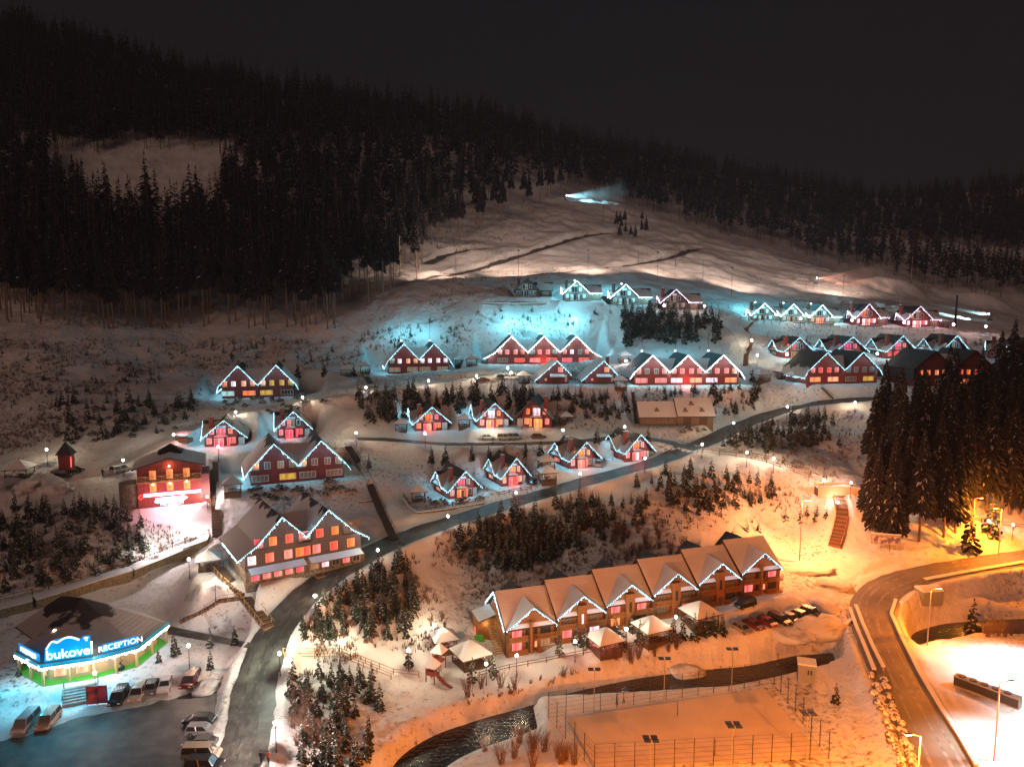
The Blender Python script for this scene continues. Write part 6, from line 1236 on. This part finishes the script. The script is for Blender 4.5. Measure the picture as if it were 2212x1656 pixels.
# ------------------------------------------------------------ sports court
cs = [PZ(1284,1668,5.5), PZ(1790,1638,5.5), PZ(1672,1476,5.5), PZ(1185,1550,5.5)]
cs[0] = cs[3]+(cs[0]-cs[3])*1.0; t = thing('court_fence', 'tall wire fence around the snowed sports court', 'fence', cs[3]); wire = MB(); n_post = 0
side = [(cs[3], cs[2]), (cs[2], cs[1]), (cs[1], cs[0]), (cs[0], cs[3])]
for a, b in side:
    n_ = int((b-a).length/2.7)
    for k in range(n_): q = a.lerp(b, k/n_)-cs[3]; link('post', cached(('cfp',), lambda: MB().box(-.05, .05, -.05, .05, -.8, 4.2).mesh('post', mats('dark'))), t, q)
    for z in (.1, .8, 1.5, 2.2, 2.9, 3.6, 4.15): wire.bar(a-cs[3]+Vector((0,0,z)), b-cs[3]+Vector((0,0,z)), .022)
part('wire_mesh', wire, ['dark'], t)
def mast(label, base, top, heads=4):
    b = G(*base); hgt = depth_of(b)*(base[1]-top)/F/math.cos(R(22)); t = thing('floodlight_mast', label, 'floodlight', b, 0, 'unlit floodlight masts around the court')
    part('pole', MB().cyl((0,0,-.5),(0,0,hgt), .09, .06, 6), ['grey_metal'], t)
    for i, (x, y) in enumerate(((-.55,.4),(.55,.4),(-.5,-.5),(.6,-.5))[:heads]): part('lamp_panel', MB().box(x-.42, x+.42, y-.32, y+.32, hgt-.05, hgt+.1), ['dark'], t)
    part('cross_arm', MB().bar((-.9,0,hgt-.05),(.9,0,hgt-.05), .08), ['dark'], t)
for a in [('floodlight mast at the near left part of the court',(1403,1690),1596),('floodlight mast in the middle of the near court side',(1580,1680),1566),('floodlight mast at the near right part of the court',(1740,1640),1540),('left one of the three slim masts behind the court',(1283,1536),1449,2),('middle one of the three slim masts behind the court',(1434,1520),1426,2),('right one of the three slim masts behind the court',(1580,1491),1405,2)]: mast(a[0], a[1], a[2], *(a[3:] or (4,)))
for (u, v, lab) in [(1463,1548,'short net post on the far half of the court'),(1544,1634,'short net post on the near half of the court')]: b = G(u, v); t = thing('net_post', lab, 'post', b); part('shaft', MB().cyl((0,0,-.3),(0,0,2.6), .06, .05, 6), ['dark'], t); part('foot', MB().box(-.25, .25, -.25, .25, 0, .12), ['dark'], t)
# ------------------------------------------------------------ people
def person(u, v, rot, label, coat, leg, s=1.0, sp=.16):
    b = G(u, v); V = [(0,0,.95),(0,0,1.15),(0,0,1.42),(0,0,1.52),(0,-.02,1.62),(0,-.02,1.74),(.09,0,.92),(.11,-sp*.6,.5),(.12,-sp,.08),(.12,-sp-.16,.04),(-.09,0,.92),(-.11,sp*.3,.5),(-.12,sp,.08),(-.12,sp-.16,.04),(.2,0,1.42),(.27,.03,1.16),(.28,-.06,.92),(.28,-.1,.82),(-.2,0,1.42),(-.27,0,1.16),(-.28,-.12,.93),(-.28,-.15,.83)]
    E = [(0,1),(1,2),(2,3),(3,4),(4,5),(0,6),(6,7),(7,8),(8,9),(0,10),(10,11),(11,12),(12,13),(2,14),(14,15),(15,16),(16,17),(2,18),(18,19),(19,20),(20,21)]
    Rr = [.16,.15,.17,.065,.10,.095,.11,.08,.055,.05,.11,.08,.055,.05,.08,.06,.045,.04,.08,.06,.045,.04]
    me = bpy.data.meshes.new('person'); me.from_pydata(V, E, []); me.materials.append(M[coat]); me.materials.append(M[leg]); me.materials.append(M['skin'])
    o = link('person', me, None, b, R(rot)); md = o.modifiers.new('skin', 'SKIN'); sk = me.skin_vertices[0].data
    for i, r_ in enumerate(Rr): sk[i].radius = (r_, r_*.8 if i < 3 else r_)
    sk[0].use_root = True; o.modifiers.new('sub', 'SUBSURF').levels = 1; o.modifiers['sub'].render_levels = 1
    dg = bpy.context.evaluated_depsgraph_get(); m2 = bpy.data.meshes.new_from_object(o.evaluated_get(dg)); o.modifiers.clear(); o.data = m2
    for p_ in m2.polygons: c_ = sum((m2.vertices[i].co for i in p_.vertices), Vector())/len(p_.vertices); p_.material_index = 1 if c_.z < .88 and abs(c_.x) < .2 else (2 if c_.z > 1.52 else 0); p_.use_smooth = True
    part('hair', MB().ball((0,.015,1.73), .112, 0, 8, 6), ['hair'], o); tag(o, label, 'person'); return o
person(222,1028,0,'person in dark clothes standing alone on the lane above the restaurant','cloth','cloth'); person(564,1647,170,'person in a dark coat walking on the road, left of the pair','cloth','cloth2',sp=.2); person(580,1648,175,'person in a lighter coat walking on the road, right of the pair','cloth3','cloth2',sp=.2)
person(1332,1522,90,'person in black standing behind the court fence','cloth','cloth'); person(1347,1519,80,'person in an orange jacket behind the court fence','cloth3','cloth')
# ------------------------------------------------------------ odd structures
p = G(145,1018); t = thing('small_tower', 'narrow red tower house with pointed roof beside two black cars', 'tower', p, R(12)); part('wall', MB().box(-1.3, 1.3, -1.3, 1.3, -.5, 4.4), ['maroon'], t); part('roof', MB().add([(-1.8,-1.8,4.2),(1.8,-1.8,4.2),(1.8,1.8,4.2),(-1.8,1.8,4.2),(0,0,7.2)], [(0,1,4),(1,2,4),(2,3,4),(3,0,4),(3,2,1,0)]), ['darkroof'], t); part('light_strip', MB().box(1.3, 1.36, -1.2, -.9, .8, 3.6), ['red_led'], t); lamp('strip_light', t, (2,-1.4,2.5), 60, (1,.2,.08), .2)
p = G(398,955); t = thing('kiosk', 'small kiosk with a pink lit canopy beside the lane', 'kiosk', p, R(-10)); part('canopy', MB().slab([(-2,-1.4,2.2),(2,-1.4,2.2),(2,1.4,2.8),(-2,1.4,2.8)], .15), ['snow', 'snow'], t); part('counter', MB().box(-1.8, 1.8, -1.0, 1.2, 0, 1.1), ['wood'], t)
for x in (-1.8, 1.8): part('post', MB().box(x-.06, x+.06, -1.2, -1.08, 0, 2.3), ['wood'], t)
lamp('kiosk_light', t, (0,-1.6,2.6), 260, (1,.25,.35), .2)
p = G(1741,1466); t = thing('utility_kiosk', 'tall metal utility kiosk with snow cap behind the court corner', 'kiosk', p, R(-18)); part('cabinet', MB().box(-1.4, 1.4, -1.2, 1.2, -.3, 3.0), ['grey_metal'], t); part('side_door', MB().box(-1.46, -1.4, -.8, .8, .1, 2.6), ['dark'], t); part('notice', MB().box(.1, .35, -1.25, -1.2, 1.4, 2.2).box(.55, .8, -1.25, -1.2, 1.4, 2.2), ['dark'], t); part('snow_cap', MB().box(-1.5, 1.5, -1.3, 1.3, 3.0, 3.25), ['snow'], t)
p = G(2005,1298); t = thing('metal_shed', 'small grey metal shed with arched roof behind the tall light pole', 'shed', p, R(8)); part('wall', MB().box(-2.2, 2.2, -1.4, 1.4, -.3, 2.6), ['grey_metal'], t)
mb = MB(); q = [(-2.3, 1.5*math.cos(a), 2.6+.75*math.sin(a)) for a in [math.pi*k/8 for k in range(9)]]; mb.ext(q, (4.6,0,0)); part('roof', mb, ['snow'], t)
p = G(2131,1502); t = thing('chiller_unit', 'long outdoor chiller box with round fans on the white plateau', 'air conditioner', p, R(-52)); part('casing', MB().box(-4.6, 4.6, -.7, .7, -.2, 1.7), ['concrete'], t); part('grille', MB().box(-4.5, 4.5, -.76, -.7, .2, 1.5), ['dark'], t)
for x in (-3.6, -2.0, -.4, 1.2, 2.8): part('fan', MB().cyl((x,0,1.7),(x,0,1.86), .55, .55, 12), ['dark'], t)
p = G(1912,1190); t = thing('billboard', 'small roadside billboard with a wide blurred picture on two legs', 'billboard', p, R(-14)); part('panel', MB().box(-3.1, 3.1, -.08, .08, 1.6, 4.0), ['rust_pole'], t); part('poster', MB().box(-2.9, 2.9, -.12, -.08, 1.8, 3.6), [mat('poster_picture', (.75, .6, .55), .6, (.15, .12, .18), .9, .42, .56)], t)
part('snow_cap', MB().box(-3.2, 3.2, -.2, .2, 4.0, 4.2), ['snow'], t)
for x in (-.9, .9): part('leg', MB().cyl((x,0,-.5),(x,0,1.6), .07, .07, 6), ['dark'], t)
for i, (u, v, c, lab) in enumerate([(200,1522,'brick','red advertising banner beside the reception steps, left one'),(221,1520,'neonless','pink advertising banner beside the reception steps, right one')]):
    p = G(u, v); t = thing('banner_stand', lab, 'banner', p, R(4)); mm = mat('banner_print_'+'ab'[i], [(.55, .04, .02), (.5, .02, .07)][i], .6, [(.05, .03, .03), (.25, .1, .2)][i], 1.1, .45, .6); part('panel', MB().box(-.75, .75, -.04, .04, .2, 3.0), [mm], t)
    for x in (-.8, .8): part('post', MB().cyl((x,0,-.4),(x,0,3.1), .05, .05, 6), ['dark'], t)
# playground
p = G(945,1462); t = thing('playground_tower', 'wooden playground with two snow capped turrets, a slide and a climbing net', 'playground', p, R(-25))
for (x, y, h) in ((0,-1.6,3.0),(-1.4,3.0,3.2)):
    for a, b in ((-.8,-.8),(.8,-.8),(.8,.8),(-.8,.8)): part('post', MB().box(x+a-.07, x+a+.07, y+b-.07, y+b+.07, -.5, h), ['brick'], t)
    part('turret_floor', MB().box(x-.85, x+.85, y-.85, y+.85, 1.4, 1.55).box(x-.85, x+.85, y-.9, y-.85, 1.55, 2.2).box(x-.9, x-.85, y-.85, y+.85, 1.55, 2.2), ['brick'], t)
    part('turret_roof', MB().add([(x-1.2,y-1.2,h-.1),(x+1.2,y-1.2,h-.1),(x+1.2,y+1.2,h-.1),(x-1.2,y+1.2,h-.1),(x,y,h+1.5)], [(0,1,4),(1,2,4),(2,3,4),(3,0,4),(3,2,1,0)]), ['snow'], t)
part('bridge', MB().bar((-.2,-.8,1.5),(-1.2,2.2,1.5), .9, .1), ['wood'], t); part('slide', MB().bar((.8,-1.6,1.5),(2.6,-2.2,.6), .7, .12).bar((2.6,-2.2,.6),(4.2,-2.4,.2), .7, .12), ['brick'], t)
# ploughed heaps and boulders
def heap_mesh(seed, m='snow_dirty'):
    me = MB().ball((0,0,0), 1, 0, 14, 9).mesh('snow_heap', mats(m)); rn = random.Random(seed)
    for v_ in me.vertices: f = 1+rn.uniform(-.16, .16); v_.co *= f
    for p_ in me.polygons: p_.use_smooth = True
    return me
HM = [heap_mesh(k) for k in range(3)]
for (u, v, sx, sz, lab) in [(72,1052,4.5,2.4,'ploughed snow heap in front of the far left gazebo, left one'),(100,1045,4.5,2.6,'ploughed snow heap left of the small tower'),(120,1058,3.6,2.0,'ploughed snow heap touching the black car'),(20,1050,5,2,'ploughed snow heap cut by the left edge'),(118,1022,3,1.6,'snow heap behind the small tower'),
   (450,1480,3.5,1.0,'trampled snow mound by the parking corner'),(1795,1262,4.5,1.4,'snow ridge at the entrance of the yard'),(1780,1310,3.8,1.6,'snow bank at the right end of the yard row'),(1765,1352,6.5,2.2,'large pale snow heap above the stream'),(1700,1362,5.5,1.6,'snow heap on the bank behind the yard row'),(1730,1225,7,.8,'low bright snow mound under the sodium street light')]:
    p = G(u, v); o = tag(link('snow_heap', HM[random.randrange(3)], None, (p.x, p.y, p.z-.2), random.uniform(0, 6)), lab, 'snow heap', 'ploughed snow heaps'); o.scale = (sx, sx*.6, sz)
BO = MB().ball((0,0,0), .8, 0, 8, 5).mesh('boulder', mats('stone')); 
for v_ in BO.vertices: v_.co *= random.uniform(.75, 1.2)
BS = MB().ball((0,0,.28), .74, 0, 8, 5, .7).mesh('snow_cap', mats('snow'))
for a, b, n_ in (((1880,1450),(1925,1560),11),((1905,1465),(1985,1680),22),((1890,1490),(1955,1670),16)):
    for k in range(n_):
        f = (k+.5)/n_; p = G(a[0]+(b[0]-a[0])*f+random.uniform(-4, 4), a[1]+(b[1]-a[1])*f+random.uniform(-4, 4)); t = thing('boulder', 'snow capped boulder lining the foot of the valley road', 'boulder', p, random.uniform(0, 6), 'boulders along the valley road'); s = random.uniform(.6, 1.1); t.scale = (s, s, s); link('rock', BO, t); link('snow_cap', BS, t)
p = G(1480,1448); o = tag(link('rock_island', heap_mesh(9), None, (p.x,p.y,p.z-.1)), 'snowy rock island in the bend of the stream', 'rock'); o.scale = (3.4, 3.0, 1.2)
# footbridge and bridge parapets along the valley road
def parapet(label, pts, h, m, w=.35):
    L_ = resample([G(*p) for p in pts], 2); b = L_[0].copy(); t = thing('parapet', label, 'parapet', b); mb = MB(); cp = MB(); rn = random.Random(len(label))
    for a, c in zip(L_[:-1], L_[1:]): a, c = a-b, c-b; mb.bar((a.x,a.y,a.z+h/2-.3),(c.x,c.y,c.z+h/2-.3), w, h+.6); cp.bar((a.x,a.y,a.z+h+.12),(c.x,c.y,c.z+h+.12), w*1.7, .24+rn.uniform(0, .12))
    part('kerb_wall', mb, [m], t); part('snow_cap', cp, ['snow'], t)
parapet('snow covered kerb wall on the stream side of the valley road bridge', [(1848,1315),(1862,1352),(1885,1405),(1908,1450)], .8, 'concrete')
parapet('outer guard wall on the inside of the road bend', [(1935,1300),(1925,1330),(1948,1382),(1985,1455),(2030,1530),(2075,1600),(2110,1660)], .5, 'concrete')
parapet('wooden kerb of the walkway parallel to the road bridge', [(1835,1318),(1850,1360),(1872,1412),(1888,1452)], .5, 'wood')
# ------------------------------------------------------------ poles and snow guns on the piste
for (u, v, h, lab) in [(1459,575,17,'slim lift pole left of the piste track end'),(1303,480,11,'slim pole near the top of the piste'),(1765,610,14,'slim pole beside the orange snow gun'),(1518,605,9,'pole with a spray head on the middle of the piste'),(1379,570,7,'short lamp pole below the tree clump'),(2063,705,13,'dark pylon on the upper right terrace')]:
    b = G(u, v); t = thing('piste_pole', lab, 'pole', b); part('shaft', MB().cyl((0,0,-1),(0,0,h), .16 if 'pylon' not in lab else .55, .1 if 'pylon' not in lab else .4, 6), ['dark'], t); part('cross_arm', MB().bar((-.8,0,h-.4),(.8,0,h-.4), .14), ['dark'], t)
for (u, v, rz) in [(985,612,-30),(1120,604,-8),(1270,603,5),(1420,606,20),(1580,640,25),(1820,655,10)]:  # added poles that throw warm light up the ski slope
    b = G(u, v); t = thing('added_piste_flood', 'added floodlight pole at the foot of the ski slope aimed uphill', 'floodlight', b, R(-rz), 'added floodlight poles at the foot of the ski slope'); part('shaft', MB().cyl((0,0,-1),(0,0,13), .09, .06, 6), ['dark'], t); h_ = part('lamp_head', MB().box(-.5, .5, -.2, .2, 12.8, 13.3), ['dark'], t)
    d_ = bpy.data.lights.new('flood', 'SPOT'); d_.energy = 60000; d_.color = (1, .70, .54); d_.spot_size = R(120); d_.spot_blend = 1; d_.shadow_soft_size = .4; o_ = link('flood', d_, h_, (0,.5,13.1)); o_.rotation_euler = (R(97), 0, 0)
def plume_mat(name, dens, c):
    m = bpy.data.materials.new(name); m.use_nodes = True; nt = m.node_tree; nt.nodes.clear(); N = nt.nodes.new; L = nt.links.new
    o_ = N('ShaderNodeOutputMaterial'); v_ = N('ShaderNodeVolumePrincipled'); v_.inputs['Color'].default_value = (*c, 1); v_.inputs['Anisotropy'].default_value = 0
    tc = N('ShaderNodeTexCoord'); n_ = N('ShaderNodeTexNoise'); n_.inputs['Scale'].default_value = .12; n_.inputs['Detail'].default_value = 3; L(tc.outputs['Object'], n_.inputs['Vector'])
    mr = N('ShaderNodeMapRange'); mr.inputs[1].default_value = .3; mr.inputs[2].default_value = .75; mr.inputs[3].default_value = dens*.25; mr.inputs[4].default_value = dens*1.6; L(n_.outputs[0], mr.inputs[0])
    sp = N('ShaderNodeSeparateXYZ'); L(tc.outputs['Object'], sp.inputs[0]); d_ = N('ShaderNodeMath'); d_.operation = 'DIVIDE'; d_.inputs[0].default_value = 6.0
    ad = N('ShaderNodeMath'); ad.operation = 'ADD'; ad.inputs[1].default_value = 4.0; L(sp.outputs[0], ad.inputs[0]); L(ad.outputs[0], d_.inputs[1]); mu = N('ShaderNodeMath'); mu.operation = 'MULTIPLY'; L(d_.outputs[0], mu.inputs[0]); L(mr.outputs[0], mu.inputs[1])
    L(mu.outputs[0], v_.inputs['Density']); L(v_.outputs[0], o_.inputs['Volume']); return m
PM = plume_mat('snow_spray', .05, (.95, .97, 1))
def snow_gun(u, v, rot, lab, c, e, length, tilt=8, k=.2):
    b = G(u, v); t = thing('snow_gun', lab, 'snow gun', b, R(rot))
    part('base', MB().box(-1.0, 1.0, -.7, .7, 0, .5).cyl((0,0,.5),(0,0,1.6), .2, .2, 8), ['dark'], t); part('barrel', MB().cyl((-.9,0,1.9),(.9,0,2.15), .55, .6, 12), ['grey_metal'], t); g = part('lamp_head', MB().ball((.6,0,3.0), .35), ['globe'], t)
    d_ = bpy.data.lights.new('gun_light', 'SPOT'); d_.energy = e; d_.color = c; d_.spot_size = R(38); d_.spot_blend = .8; d_.shadow_soft_size = .3; o_ = link('gun_light', d_, g, (1.0,0,3.0)); o_.rotation_euler = (0, R(-90+tilt*.2), 0)
    s_ = tag(link('snow_spray', MB().cyl((1,0,2.2),(length,0,2.2+length*math.tan(R(tilt))), .6, length*k, 16).mesh('snow_spray', [PM]), None, b, R(rot)), 'lit cloud of blown snow in front of the '+lab, 'snow spray', None, 'stuff')
snow_gun(1222,432,12,'snow gun at the top of the piste', (.35, .85, 1.0), 200000, 42, 9, .22)
snow_gun(1762,613,6,'snow gun with a red lamp on the lower piste', (1.0, .33, .2), 50000, 40, 3, .2)
snow_gun(2138,692,158,'snow gun at the right edge of the upper terrace', (.55, .95, 1.0), 120000, 24, 22, .2)

# ------------------------------------------------------------ night air
HZ = bpy.data.materials.new('night_haze'); HZ.use_nodes = True; nt = HZ.node_tree; nt.nodes.clear()
o_ = nt.nodes.new('ShaderNodeOutputMaterial'); v_ = nt.nodes.new('ShaderNodeVolumePrincipled'); v_.inputs['Density'].default_value = .00017; v_.inputs['Color'].default_value = (.50, .56, .70, 1); v_.inputs['Anisotropy'].default_value = 0
nt.links.new(v_.outputs[0], o_.inputs['Volume'])
tag(link('haze', MB().box(-1400, 1400, -60, 1400, float(GZ.min())-3, float(GZ.max())+60).mesh('haze', [HZ])), None, None, None, 'stuff')
